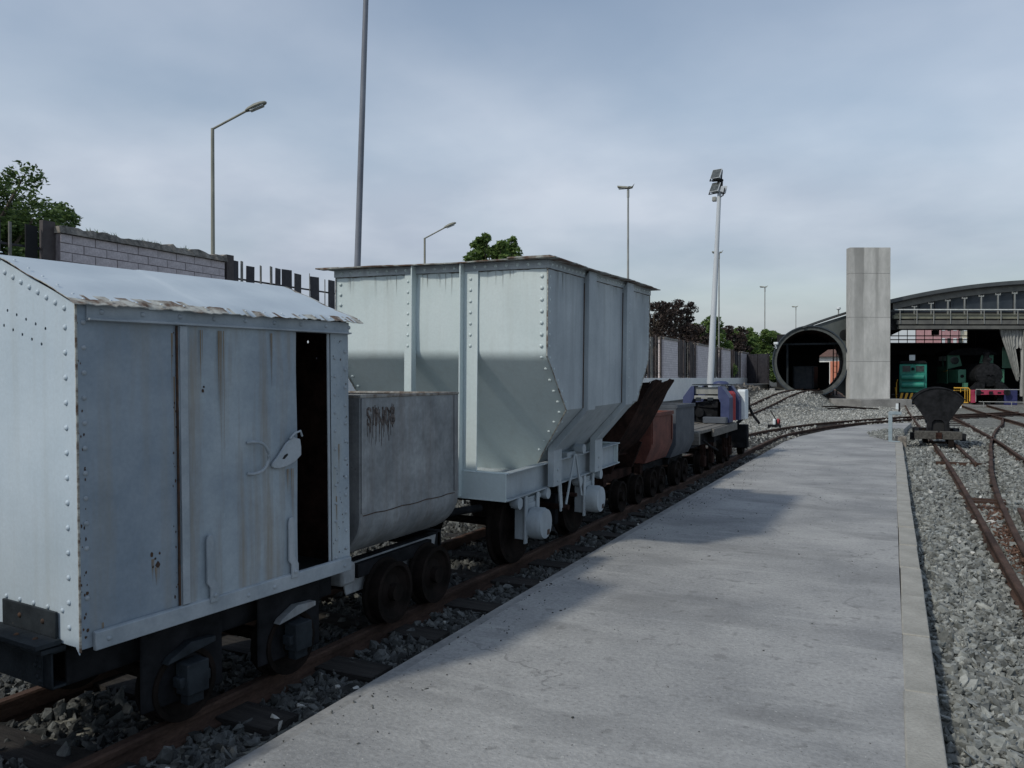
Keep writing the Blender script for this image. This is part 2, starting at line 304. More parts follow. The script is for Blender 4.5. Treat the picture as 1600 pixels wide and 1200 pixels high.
M['hiviz'] = mat('yellow_green_cloth', (0.55,0.75,0.06), (0.65,0.85,0.10), 6, 0.8)
def leafmat(name, a, b, tr=0.25):
    m = bpy.data.materials.new(name); m.use_nodes = True; nt = m.node_tree; N = nt.nodes; L = nt.links
    p = N['Principled BSDF']; p.inputs['Roughness'].default_value = 0.6; p.inputs['Specular IOR Level'].default_value = 0.25
    g = N.new('ShaderNodeNewGeometry'); r = N.new('ShaderNodeValToRGB'); r.color_ramp.elements[0].color = (*a,1); r.color_ramp.elements[1].color = (*b,1)
    L.new(g.outputs['Random Per Island'], r.inputs[0]); L.new(r.outputs[0], p.inputs['Base Color'])
    t = N.new('ShaderNodeBsdfTranslucent'); L.new(r.outputs[0], t.inputs[0]); mx = N.new('ShaderNodeMixShader'); mx.inputs[0].default_value = tr
    L.new(p.outputs[0], mx.inputs[1]); L.new(t.outputs[0], mx.inputs[2]); L.new(mx.outputs[0], N['Material Output'].inputs[0]); return m
M['leafg'] = leafmat('green_leaves', (0.035,0.07,0.022), (0.13,0.20,0.06), 0.3)
M['leafl'] = leafmat('light_green_leaves', (0.06,0.12,0.035), (0.21,0.30,0.09), 0.4)
M['leafc'] = leafmat('copper_leaves', (0.022,0.018,0.017), (0.075,0.055,0.047), 0.15)
def ballastmat():
    m = bpy.data.materials.new('ballast_ground'); m.use_nodes = True; nt = m.node_tree; N = nt.nodes; L = nt.links
    b = N['Principled BSDF']; b.inputs['Roughness'].default_value = 0.95
    tc = N.new('ShaderNodeTexCoord'); vo = N.new('ShaderNodeTexVoronoi'); vo.inputs['Scale'].default_value = 17
    L.new(tc.outputs['Object'], vo.inputs['Vector'])
    hs = N.new('ShaderNodeSeparateColor'); L.new(vo.outputs['Color'], hs.inputs[0])
    r = N.new('ShaderNodeValToRGB'); e = r.color_ramp.elements; e[0].color = (0.12,0.125,0.115,1); e[1].color = (0.36,0.365,0.34,1)
    e2 = e.new(0.94); e2.color = (0.26,0.265,0.24,1); e[-1].color = (0.55,0.55,0.5,1)
    L.new(hs.outputs[0], r.inputs[0])
    n = N.new('ShaderNodeTexNoise'); n.inputs['Scale'].default_value = 0.5; n.inputs['Detail'].default_value = 6; L.new(tc.outputs['Object'], n.inputs['Vector'])
    rn = N.new('ShaderNodeValToRGB'); rn.color_ramp.elements[0].position = .3; rn.color_ramp.elements[1].position = .7
    rn.color_ramp.elements[0].color = (.75,.74,.70,1); rn.color_ramp.elements[1].color = (1.1,1.1,1.1,1); L.new(n.outputs['Fac'], rn.inputs[0])
    mu = N.new('ShaderNodeMixRGB'); mu.blend_type = 'MULTIPLY'; mu.inputs[0].default_value = 1
    L.new(r.outputs[0], mu.inputs[1]); L.new(rn.outputs[0], mu.inputs[2])
    # bank of dark soil beyond the second track
    sp = N.new('ShaderNodeSeparateXYZ'); L.new(tc.outputs['Object'], sp.inputs[0])
    mr = N.new('ShaderNodeMapRange'); mr.inputs['From Min'].default_value = -7.1; mr.inputs['From Max'].default_value = -7.7; L.new(sp.outputs['X'], mr.inputs[0])
    mx = N.new('ShaderNodeMixRGB'); L.new(mr.outputs[0], mx.inputs[0]); L.new(mu.outputs[0], mx.inputs[1]); mx.inputs[2].default_value = (0.05,0.05,0.043,1)
    L.new(mx.outputs[0], b.inputs['Base Color'])
    bp = N.new('ShaderNodeBump'); bp.inputs['Strength'].default_value = 1.0; bp.inputs['Distance'].default_value = 0.05
    inv = N.new('ShaderNodeMath'); inv.operation = 'SUBTRACT'; inv.inputs[0].default_value = 1; L.new(vo.outputs['Distance'], inv.inputs[1])
    L.new(inv.outputs[0], bp.inputs['Height']); L.new(bp.outputs[0], b.inputs['Normal']); return m
M['ballast'] = ballastmat()
# ------------------------------------------------------------------ ground
def sst(t):
    t = np.clip(t, 0, 1); return t*t*(3-2*t)
def gz(x, y):
    x = np.asarray(x, float); y = np.asarray(y, float)
    z = -0.17 + 0.0*x
    z = z + 0.92*sst((y-36)/15)*sst((-3.5-x)/1.5)*(1-sst((y-90)/30))
    z = z + 0.75*sst((-7.6-x)/1.0)*sst((y-8)/8)*(1-sst((y-62)/4))*(1-sst((-14-x)/4))*(1-0.75*sst((y-36)/20))
    return z
def axis(vals):
    out = []
    for a, b, s in vals: out += list(np.arange(a, b, s))
    return np.array(out + [vals[-1][1]])
def ground():
    xs = axis([(-2000,-100,380),(-100,-20,8),(-20,12,0.5),(12,100,8),(100,2000,380)])
    ys = axis([(-2000,-100,380),(-100,-10,9),(-10,90,0.8),(90,200,10),(200,3000,560)])
    X, Y = np.meshgrid(xs, ys); Z = gz(X, Y)
    me = bpy.data.meshes.new('ground'); n, k = X.shape
    v = np.stack([X, Y, Z], -1).reshape(-1, 3)
    idx = np.arange(n*k).reshape(n, k); f = np.stack([idx[:-1,:-1], idx[:-1,1:], idx[1:,1:], idx[1:,:-1]], -1).reshape(-1, 4)
    me.from_pydata(v.tolist(), [], f.tolist()); me.materials.append(M['ballast'])
    me.polygons.foreach_set('use_smooth', [True]*len(me.polygons))
    o = bpy.data.objects.new('ground', me); COL.objects.link(o); o['kind'] = 'structure'; o['label'] = 'pale grey crushed stone covering the whole railway yard'
ground()
# ------------------------------------------------------------------ platform
PL = [(-2.36,-3.5),(-2.40,0),(-2.42,2.44),(-2.49,7.9),(-2.54,15),(-2.57,21),(-2.42,23.2),(-2.0,26.0),(-1.2,29.2),(-0.55,30.6),(0.30,31.6),(0.05,27.5),(-0.14,24.6),(-0.155,22.6),(-0.15,22.1),(-0.075,14),(-0.02,7.6),(0.04,2.6),(0.10,-3.5)]
o = obj('platform', G().prism(PL, 'z', -0.40, 0.0), M['concrete'], kind='structure'); o['label'] = 'long grey concrete platform walkway beside the wagons'
# thin cast edge on the track side
eg = G()
for i in range(0, 9):
    a, b = PL[i], PL[i+1]
    eg.add([(a[0]-.09,a[1],-.4),(a[0]-.004,a[1],-.4),(a[0]-.004,a[1],-.006),(a[0]-.09,a[1],-.012),(b[0]-.09,b[1],-.4),(b[0]-.004,b[1],-.4),(b[0]-.004,b[1],-.006),(b[0]-.09,b[1],-.012)],
           [(0,1,2,3),(7,6,5,4),(0,4,5,1),(1,5,6,2),(2,6,7,3),(3,7,4,0)])
o = obj('platform_edge', eg, M['edgec'], kind='structure'); o['label'] = 'thin cast concrete edging along the wagon side of the platform'
# kerb stones on the right
kerb = bpy.data.objects.new('platform_kerb', None); COL.objects.link(kerb); kerb['kind'] = 'structure'; kerb['label'] = 'row of pale kerb stones along the gravel side of the platform'
y = -3.38; k = 0
while y < 21.9:
    ln = 0.99 if k % 1 == 0 else 0.5
    xi = 0.085 + (-0.15-0.085)*(y+3.5+.5)/25.6
    g = G().box(0.006, 0.162, 0, ln-0.022, -0.35, 0.0)
    o = obj('kerb_stone', g, M['kerb'], kerb, bevel=0.008)
    o.location = (xi+random.uniform(-.004,.004), y, 0.004+random.uniform(-.006,.007)); o.rotation_euler = (random.uniform(-.003,.003), random.uniform(-.01,.01), R(0.53)+random.uniform(-.004,.004))
    y += ln; k += 1
# ------------------------------------------------------------------ tracks
def smoothpath(pts, step=0.8):
    P = [Vector((p[0], p[1], 0)) for p in pts]; out = []
    for i in range(len(P)-1):
        p0 = P[max(i-1,0)]; p1 = P[i]; p2 = P[i+1]; p3 = P[min(i+2,len(P)-1)]
        n = max(2, int((p2-p1).length/step))
        for k in range(n):
            t = k/n
            out.append(0.5*((2*p1)+(p2-p0)*t+(2*p0-5*p1+4*p2-p3)*t*t+(3*p1-3*p2+p3-p0)*t**3) if 0 < i < len(P)-2 else p1.lerp(p2, t))
    out.append(P[-1]); return out
PROF = [(-.055,0),(.055,0),(.055,.012),(.012,.022),(.010,.075),(.030,.085),(.032,.110),(.024,.12),(-.024,.12),(-.032,.110),(-.030,.085),(-.010,.075),(-.012,.022),(-.055,.012)]
def rail_geo(path, off=0.0, ztop=-0.05, dz=0.0):
    g = G(); n = len(PROF); m = len(path)
    for k, p in enumerate(path):
        d = (path[min(k+1,m-1)]-path[max(k-1,0)]).normalized(); s = Vector((d.y, -d.x, 0))
        c = p + s*off; base = float(gz(c.x, c.y)) + 0.17 + ztop - 0.12 + dz
        for (a, b) in PROF:
            q = c + s*a; g.v.append((q.x, q.y, base+b))
    g.f += [(k*n+i, k*n+(i+1)%n, (k+1)*n+(i+1)%n, (k+1)*n+i) for k in range(m-1) for i in range(n)]
    g.f += [tuple(range(n))[::-1], tuple(range((m-1)*n, m*n))]
    return g
sleeper_me = {}
def sleepers(par, path, length, spacing, s0=0, s1=1e9, ztop=-0.165, shift=0.0, jit=0.02, skip=0.0):
    key = round(length, 2)
    if key not in sleeper_me:
        g = G().box(-length/2, length/2, -0.11, 0.11, -0.13, 0)
        sleeper_me[key] = mesh('sleeper', g, M['sleeper'])
    acc = 0; nxt = s0
    for a, b in zip(path[:-1], path[1:]):
        L = (b-a).length
        while acc+L > nxt and nxt < s1:
            t = (nxt-acc)/L; p = a.lerp(b, t); d = (b-a).normalized()
            if random.random() >= skip:
                o = inst(sleeper_me[key], 'sleeper', par, (p.x+d.y*shift+random.uniform(-.03,.03), p.y-d.x*shift, float(gz(p.x,p.y))+0.17+ztop+random.uniform(-jit,jit)*.4), (0,0,math.atan2(-d.x, d.y)+random.uniform(-.02,.02)))
            nxt += spacing
        acc += L
def track(label):
    t = bpy.data.objects.new('railway_track', None); COL.objects.link(t); t['kind'] = 'structure'; t['label'] = label; return t
tk1 = track('rusty track carrying the row of old wagons beside the platform')
path1 = smoothpath([(-3.66,-4),(-3.64,5),(-3.62,14),(-3.62,22),(-3.5,24.5),(-3.15,27),(-2.2,31),(0.2,36.8),(3.0,41.5),(5.5,45.5)], 0.6)
for s in (-1, 1): obj('rail', rail_geo(path1, s*0.485), M['rail'], tk1, smooth=40)
sleepers(tk1, path1, 1.75, 0.75, s0=2.6, s1=52, ztop=-.135)
tk2 = track('second track curving past the wagons into the round tunnel')
path2 = smoothpath([(-7.3,2),(-7.2,15),(-7.05,28),(-6.65,38),(-6.0,46),(-5.45,51),(-5.3,54),(-5.6,58),(-6.2,64)], 0.8)
for s in (-1, 1): obj('rail', rail_geo(path2, s*0.5), M['rail'], tk2, smooth=40)
sleepers(tk2, path2, 1.75, 0.8, s0=12, s1=60)
tk3 = track('rusty tracks and switch rails in the gravel right of the platform')
pA = smoothpath([(0.90,1.5),(0.84,7.3),(0.82,16),(0.70,24),(0.50,32),(0.32,41),(0.15,55)], 0.8)
pB = smoothpath([(1.29,17.9),(1.24,21),(1.18,24),(1.08,30)], 0.8)
pC = smoothpath([(0.98,4.0),(1.02,7.0),(1.07,9.3),(1.14,11.2),(1.25,13.6),(1.48,17.05),(1.76,20.3),(2.02,23.4),(2.65,29.2),(3.3,34),(3.75,38.5)], 0.5)
pD = smoothpath([(2.35,5),(2.28,12),(2.24,19),(2.25,24.7),(2.1,33),(1.87,40.5),(1.6,55)], 0.8)
pE = smoothpath([(4.5,15),(4.15,24),(3.95,33),(3.7,39),(3.4,46.5),(3.2,55)], 0.8)
pF = smoothpath([(5.9,20),(5.5,30),(5.1,40),(4.75,48),(4.6,56)], 0.8)
for p in (pA, pB, pC, pD, pE, pF): obj('rail', rail_geo(p), M['rail'], tk3, smooth=40)
# crossing check rail beside the curved rail and dark grease between the blades
obj('guard_rail', rail_geo(smoothpath([(1.17,5.0),(1.19,8.0),(1.27,10.2),(1.36,12.0)], .5), dz=-.015), M['rail'], tk3, smooth=40)
mid = smoothpath([(1.55,3),(1.55,19),(1.45,25),(1.1,41),(.9,55)], 0.8)
sleepers(tk3, mid, 2.2, 1.5, s0=9.5, s1=50, ztop=-0.145, skip=0.45)
for yy, x0, x1 in ((18.35,.62,1.5),(13.0,.86,1.3),(12.2,.86,1.25),(12.75,.86,1.28)):
    obj('tie_bar', G().box(x0, x1, yy-.05, yy+.05, -0.16, -0.105), M['rail'], tk3)
# ------------------------------------------------------------------ ballast stones
def stones(name, pts, size, label, m):
    """crushed stones: distorted icosahedra, one mesh"""
    t = (1+5**.5)/2; rng2 = rng
    V = np.array([(-1,t,0),(1,t,0),(-1,-t,0),(1,-t,0),(0,-1,t),(0,1,t),(0,-1,-t),(0,1,-t),(t,0,-1),(t,0,1),(-t,0,-1),(-t,0,1)])/math.sqrt(1+t*t)
    F = np.array([(0,11,5),(0,5,1),(0,1,7),(0,7,10),(0,10,11),(1,5,9),(5,11,4),(11,10,2),(10,7,6),(7,1,8),(3,9,4),(3,4,2),(3,2,6),(3,6,8),(3,8,9),(4,9,5),(2,4,11),(6,2,10),(8,6,7),(9,8,1)])
    n = len(pts)
    v = np.repeat(V[None], n, 0) * (1+rng.uniform(-.52,.34,(n,12,1)))
    v = v * rng.uniform([.8,.5,.30],[1.6,1.05,.75],(n,1,3))
    q = rng.normal(size=(n,4)); q /= np.linalg.norm(q,axis=1)[:,None]; w,x,y,z = q.T
    Rm = np.stack([1-2*(y*y+z*z),2*(x*y-z*w),2*(x*z+y*w),2*(x*y+z*w),1-2*(x*x+z*z),2*(y*z-x*w),2*(x*z-y*w),2*(y*z+x*w),1-2*(x*x+y*y)],-1).reshape(n,3,3)
    v = np.einsum('nij,nkj->nki', Rm, v) * size[:,None,None] + pts[:,None,:]
    f = (F[None]+12*np.arange(n)[:,None,None]).reshape(-1,3)
    me = bpy.data.meshes.new(name); nv = n*12; nf = len(f)
    me.vertices.add(nv); me.vertices.foreach_set('co', v.reshape(-1))
    me.loops.add(nf*3); me.loops.foreach_set('vertex_index', f.reshape(-1).astype(np.int32))
    me.polygons.add(nf); me.polygons.foreach_set('loop_start', np.arange(0,nf*3,3,dtype=np.int32)); me.polygons.foreach_set('loop_total', np.full(nf,3,np.int32))
    me.update(calc_edges=True); me.polygons.foreach_set('use_smooth', np.zeros(nf,bool)); me.materials.append(m)
    o = bpy.data.objects.new(name, me); COL.objects.link(o); o['kind'] = 'stuff'; o['label'] = label
def field(x0,x1,y0,y1,n,s0,s1,reject=None,zo=0.0):
    x = rng.uniform(x0,x1,n); y = rng.uniform(y0,y1,n)
    if reject is not None:
        k = ~reject(x,y); x, y = x[k], y[k]
    s = s0+(s1-s0)*rng.random(len(x))**2.2
    z = gz(x,y)+rng.uniform(-.012,.03,len(x))+zo
    return np.stack([x,y,z],-1), s
def near_path(paths, w):
    P = [np.array([(p.x,p.y) for p in path]) for path in paths]
    def f(x,y):
        r = np.zeros(len(x),bool)
        for p, ww in zip(P, w):
            xi = np.interp(y, p[:,1], p[:,0]); r |= np.abs(x-xi) < ww
        return r
    return f
railsR = near_path([pA,pC,pD,pE,pF],[.05,.05,.05,.05,.05])
def sleeper_rej(x,y):   # leave the tops of most sleepers of the wagon track partly bare
    ph = (y+4-2.6) % 0.75; on = np.minimum(ph, .75-ph) < 0.10
    return (on & (np.abs(x+3.62) < .88) & (rng.random(len(x)) < 0.86)) | (np.abs(np.abs(x+3.62)-.485) < .045)
L1 = [field(.24,3.0,2.5,9,28000,.016,.044,railsR), field(-.02,3.4,9,17,13000,.026,.055,lambda x,y: railsR(x,y)|(x<.02)), field(-.1,6.5,17,32,16000,.03,.06,lambda x,y: railsR(x,y)|((x<.05)&(y<22.5))|(x<.2)&(y>26.5)&(y<32)), field(2.9,5.5,5,17,7000,.028,.06,railsR)]
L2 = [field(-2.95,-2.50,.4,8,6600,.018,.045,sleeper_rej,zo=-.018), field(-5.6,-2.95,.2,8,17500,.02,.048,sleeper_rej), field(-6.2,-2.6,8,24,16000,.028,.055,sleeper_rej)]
railsM = near_path([path2],[.6])
def platrej(x,y): return (x>-2.75)&(x<.4)&(y<32.2)|(x>-5.6)&(y>52.2-.45*x*0)
L3 = [field(-7.8,1.2,22,52,21000,.03,.065,lambda x,y: platrej(x,y)|((y>53.2)))]
kr = lambda y: .085+.165+(-.15-.085)*(y+4)/25.6
L1.append(field(.05,.40,2.3,22,7000,.016,.045,lambda x,y: x < kr(y)+.01))
def cat(l): return np.concatenate([a for a,b in l]), np.concatenate([b for a,b in l])
stones('gravel', *cat(L1), 'loose grey crushed stone around the tracks right of the platform', M['stone'])
stones('gravel', *cat(L2), 'ballast stones coloured dark for shade under and beside the wagons', M['stonedark'])
Ls = [(np.stack([x_, y_, 0*x_+rng.uniform(0,.02,len(x_))],-1), s_) for (q_, s_) in [field(-.95,.05,22.4,27.5,1500,.02,.045,lambda x,y: (x < -.95+.5*(1-np.sin((y-22.4)/5.1*3.1)) + rng.uniform(0,.3,len(x))))] for x_, y_ in [(q_[:,0], q_[:,1])]]
stones('gravel', *Ls[0], 'grey stones spilled over the far corner of the platform', M['stone'])
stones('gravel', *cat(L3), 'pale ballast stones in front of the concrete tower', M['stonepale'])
p, s = field(.3,5.5,4,32,420,.02,.05,railsR,zo=.02); p2, s2 = field(-7.3,1.0,24,50,240,.03,.06,lambda x,y:platrej(x,y),zo=.02); p3,s3=field(-2.9,-2.5,1.5,20,60,.02,.035,zo=.02)
q_, s_ = field(.93,1.22,5.5,12.5,2600,.014,.032,lambda x,y: (x > 1.02+.02*(y-6)+.05), zo=.015)
stones('gravel', q_, s_, 'rust stained grit packed between the two converging rails', mat('rusty_grit',(0.07,0.04,0.03),(0.15,0.09,0.065),6,.9,island=.4))
stones('pebbles', np.concatenate([p,p2,p3]), np.concatenate([s,s2,s3]), 'scattered whitish quartz stones lying among the grey gravel', M['paleston'])
q_, s_ = field(-2.45,.05,2.0,20,620,.004,.011); q_[:,2] = .002; q_[:,0] = np.where(rng.random(len(q_)) < .75, -2.45+.45*rng.random(len(q_))**2, q_[:,0])
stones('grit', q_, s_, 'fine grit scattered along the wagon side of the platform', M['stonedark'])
# loose grit kicked on to the sleepers' ends etc. is left to the ballast above
# ------------------------------------------------------------------ running gear
wheel_me = {}
def wheel_mesh(r):
    if r not in wheel_me:
        pr = [(.035,-.075),(.06,-.075),(.06,-.03),(r*.55,-.015),(r*.8,-.035),(r*.86,-.055),(r,-.055),(r*.985,.03),(r*1.10,.038),(r*1.10,.058),(r*.86,.058),(r*.82,.03),(r*.55,.012),(.06,.03),(.035,.05)]
        wheel_me[r] = mesh('wheel', G().lathe(pr, (0,0,0), (-1,0,0), 28), M['wheel'], smooth=35)
    return wheel_me[r]
def wheelset(par, xc, y, r, half=0.485, zr=-0.05):
    zc = zr+r
    for s in (1, -1):
        inst(wheel_mesh(r), 'wheel', par, (xc+s*half, y, zc), (0, 0, 0 if s > 0 else math.pi))
    obj('axle', G().cyl((xc-half,y,zc),(xc+half,y,zc),.035,n=10), M['wheel'], par, smooth=40)
def sheet(outer, holes, t):
    """flat sheet in the x-z plane with real round holes, thickness t along +y"""
    cu = bpy.data.curves.new('t','CURVE'); cu.dimensions = '2D'; cu.fill_mode = 'BOTH'; cu.extrude = t/2
    def spl(pts):
        s = cu.splines.new('POLY'); s.points.add(len(pts)-1); s.use_cyclic_u = True
        for p, q in zip(s.points, pts): p.co = (q[0], q[1], 0, 1)
    spl(outer)
    for (x, z, r) in holes: spl([(x+r*math.cos(a*math.pi/6), z+r*math.sin(a*math.pi/6)) for a in range(12)])
    ob = bpy.data.objects.new('t', cu); COL.objects.link(ob); dg = bpy.context.evaluated_depsgraph_get(); dg.update()
    me = bpy.data.meshes.new_from_object(ob.evaluated_get(dg)); g = G()
    g.v = [(v.co.x, -v.co.z+t/2, v.co.y) for v in me.vertices]; g.f = [tuple(p.vertices) for p in me.polygons]
    bpy.data.objects.remove(ob); bpy.data.meshes.remove(me); return g
# ------------------------------------------------------------------ small box wagon nearest the camera
bw = thing('box_wagon', 'small pale grey riveted box wagon with pitched roof and half open sliding door', 'wagon', (-3.05,2.169,0), (R(.6),0,R(-4.6)))
Lb = 1.63; Wb = 1.14
holes = []
for k in range(6):
    for (x0, z0) in ((-.218,1.808),(-.249,1.743)):
        x = x0-.0744*k; z = z0+.0225*k; holes.append((x, z, .0075))
        if k < 5: holes.append((-Wb-x, z, .0075))
outer = [(-.004,.45),(-.004,1.905),(-Wb/2,2.128),(-Wb,1.905),(-Wb,.48),(-.03,.48)]
obj('end_panel', sheet(outer, holes, .004), M['white'], bw)
def box(name, a, m, par, bev=0.0, **k): return obj(name, G().box(*a), m, par, bevel=bev, **k)
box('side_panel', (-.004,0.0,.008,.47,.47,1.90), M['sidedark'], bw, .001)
box('side_panel', (-.004,0.0,1.485,Lb,.47,1.90), M['sideshade'], bw, .001)
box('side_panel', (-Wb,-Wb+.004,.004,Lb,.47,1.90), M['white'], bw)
box('shade_lining', (-Wb+.005,-Wb+.010,.02,Lb-.02,.49,1.86), M['halldark'], bw)  # added dark sheet that paints the black shade inside the wagon
obj('end_panel', sheet([(-.004,.47),(-.004,1.905),(-Wb/2,2.128),(-Wb,1.905),(-Wb,.47)], [(-.32,1.80,.009),(-.45,1.86,.006),(-.25,1.7,.006)], .004), M['brown'], bw).location = (0,Lb-.004,0)  # far end coloured dark as well, for the shade inside
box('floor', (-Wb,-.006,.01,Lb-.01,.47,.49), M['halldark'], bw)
# inner dark lining frame members seen in the doorway
box('corner_post', (-.014,-.006,1.464,1.484,.49,1.86), M['trim'], bw, .002)
box('corner_post', (-.05,-.006,.008,.055,.49,1.88), M['darkline'], bw)
obj('corner_seam', G().box(-.0035,.0015,-.001,.0075,.46,1.9), M['edge'], bw)
obj('header_beam', G().prism([(.0,1.835),(.030,1.838),(.030,1.846),(.008,1.848),(.008,1.905),(0,1.905)], 'y', .045, Lb), M['trim'], bw, bevel=.0015)
obj('sill_strip', G().prism([(.001,.455),(.022,.455),(.022,.530),(.010,.536),(.001,.536)], 'y', .055, Lb-.01), M['trim'], bw, bevel=.004)
# door, slightly crooked, with its edge strip
dg_ = G(); ny, nz = 10, 18
for i in range(ny+1):
    for j in range(nz+1):
        y = .475+.735*i/ny; z = .532+1.312*j/nz
        y += 0.0035*math.sin(z*7) if i == ny else 0
        dg_.v.append((.010+.0035*math.sin(y*9+z*3)*math.sin(z*5), y, z))
b0 = len(dg_.v); dg_.v += [(.004, v[1], v[2]) for v in dg_.v[:b0]]
w = nz+1
for i in range(ny):
    for j in range(nz):
        a = i*w+j; dg_.f.append((a,a+w,a+w+1,a+1)); dg_.f.append((b0+a,b0+a+1,b0+a+w+1,b0+a+w))
for j in range(nz): a = j; c = ny*w+j; dg_.f += [(a,a+1,b0+a+1,b0+a),(c,b0+c,b0+c+1,c+1)]
for i in range(ny): a = i*w; c = i*w+nz; dg_.f += [(a,b0+a,b0+a+w,a+w),(c,c+w,b0+c+w,b0+c)]
door = obj('sliding_door', dg_, M['door'], bw, smooth=40)
obj('edge_strip', G().box(.012,.019,.482,.522,.538,1.834), M['trim'], door, bevel=.002)
obj('edge_seam', G().box(.002,.012,.469,.476,.538,1.834), M['darkline'], door)
# D handle
pts = [(.015,.868,1.262),(.034,.885,1.266)]
for k in range(9):
    a = R(80-160*k/8); pts.append((.042,.905+.078*math.cos(a),1.184+.078*math.sin(a)))
pts += [(.034,.885,1.102),(.015,.868,1.106)]
obj('door_handle', G().tube(pts, .0085, 8), M['trim'], door, smooth=50)
# hasp plate, fish shaped
hp = [(1.015,1.128),(1.028,1.118),(1.065,1.112),(1.12,1.118),(1.175,1.135),(1.222,1.168),(1.222,1.215),(1.215,1.255),(1.165,1.270),(1.115,1.240),(1.06,1.178),(1.02,1.145)]
obj('latch', G().prism(hp, 'x', .018, .030), M['trim'], door, bevel=.003)
obj('latch_slot', G().prism([(1.085,1.160),(1.10,1.158),(1.125,1.178),(1.12,1.186),(1.10,1.178)], 'x', .0295, .0318), M['halldark'], door)
obj('latch_loop', G().tube([(.03,1.14,1.262),(.036,1.17,1.29),(.036,1.21,1.30),(.03,1.228,1.27)], .006), M['trim'], door, smooth=50)
for yc in (.63, 1.15):
    o = obj('door_runner', G().prism([(yc-.022,.61),(yc-.022,.815),(yc-.012,.84),(yc+.008,.84),(yc+.018,.81),(yc+.018,.63),(yc+.045,.585),(yc+.045,.52),(yc+.035,.512),(yc-.004,.512),(yc-.004,.585)], 'x', .019, .031), M['trim'], bw, bevel=.003)
    obj('bolt', G().dome((.031,yc+.02,.545),(1,0,0),.013,6,.7), M['trim'], o)
# rivets of the near wagon
rv = G(); rs = G()
for k in range(14):
    z = .555+.1045*k
    if z < 1.9: rv.dome((-.072,-.001,z),(0,-1,0),.0125)
    if z < 1.82 and k not in (0, 2): rs.dome((.001,.034,z+.02),(1,0,0),.0115)
    if z < 1.8: rs.dome((.001,1.515,z-.01),(1,0,0),.010); rs.dome((.001,1.60,z+.03),(1,0,0),.0115)
for k in range(9): x = -.075-.062*k*1.05; rv.dome((x,-.001,1.905+(-x)*.391-.045),(0,-1,0),.0125)
for k in range(7): rv.dome((-.12-.11*k,-.001,.62),(0,-1,0),.0115)
for k in range(9): rs.dome((.0085,.11+.19*k,1.876),(1,0,0),.012)
for yy in (.115,.86,1.03,1.56): rs.dome((.022,yy,.492),(1,0,0),.0115)
obj('side_rivets', rs, M['trim'], bw, smooth=60, kind='stuff')
obj('rivets', rv, M['white'], bw, smooth=60, kind='stuff')
runs = G()
for (y, z, ln, w_) in ((.452,1.80,.35,.006),(.462,1.60,.5,.004),(.10,.56,.08,.004),(.36,.74,.16,.012),(.34,.78,.12,.006),(1.545,1.2,.3,.004),(1.52,.9,.25,.005)):
    for k in range(5):
        yy = y+random.uniform(-w_,w_); l2 = ln*random.uniform(.3,1); x = .0004+.0001*k
        runs.add([(x,yy-.0016,z),(x,yy+.0016,z),(x,yy+.0004,z-l2)], [(0,1,2)])
for (y, z, ln, w_) in ((.72,1.82,.9,.010),(.70,1.82,.6,.006),(1.02,1.82,.35,.02),(.60,1.82,.4,.01),(1.17,1.10,.35,.008),(1.14,1.10,.2,.01)):
    for k in range(4):
        yy = y+random.uniform(-w_,w_); l2 = ln*random.uniform(.4,1)
        runs.add([(.0152+.0002*k,yy-.0018,z),(.0152+.0002*k,yy+.0018,z),(.0152+.0002*k,yy+.0004,z-l2)], [(0,1,2)])
obj('rust_runs', runs, mat('rust_run',(0.20,0.145,0.085),(0.24,0.19,0.13),20,.9), bw, kind='stuff', fix=False)
chips = G()
for k in range(60):
    y = random.choice([.012,.465,.455,.03]) + random.uniform(-.008,.008); z = random.uniform(.5,1.85); r = random.uniform(.0015,.0045)
    chips.prism([(y+r*random.uniform(.5,1.2)*math.cos(a), z+2.2*r*random.uniform(.6,1.1)*math.sin(a)) for a in [i*math.pi/3 for i in range(6)]], 'x', .0005, .0013)
for k in range(40):
    y = random.uniform(1.49,1.62); z = random.uniform(.5,1.85); r = random.uniform(.001,.004)
    chips.prism([(y+r*random.uniform(.5,1.2)*math.cos(a), z+2.0*r*random.uniform(.6,1.1)*math.sin(a)) for a in [i*math.pi/3 for i in range(6)]], 'x', .0005, .0013)
for (y, z, r) in ((.335,.80,.010),(.365,.75,.013),(.352,.78,.006),(.375,.80,.006),(.34,.745,.005),(.034,.70,.0075),(.034,.545,.0075),(.36,1.62,.0),(.61,1.53,.007),(.615,1.55,.004)):
    if r: chips.prism([(y+r*random.uniform(.6,1.1)*math.cos(a), z+1.3*r*random.uniform(.6,1.1)*math.sin(a)) for a in [i*math.pi/4 for i in range(8)]], 'x', .0005, .0012 if y < .47 else .0125)
obj('paint_chips', chips, M['darkline'], bw, kind='stuff')
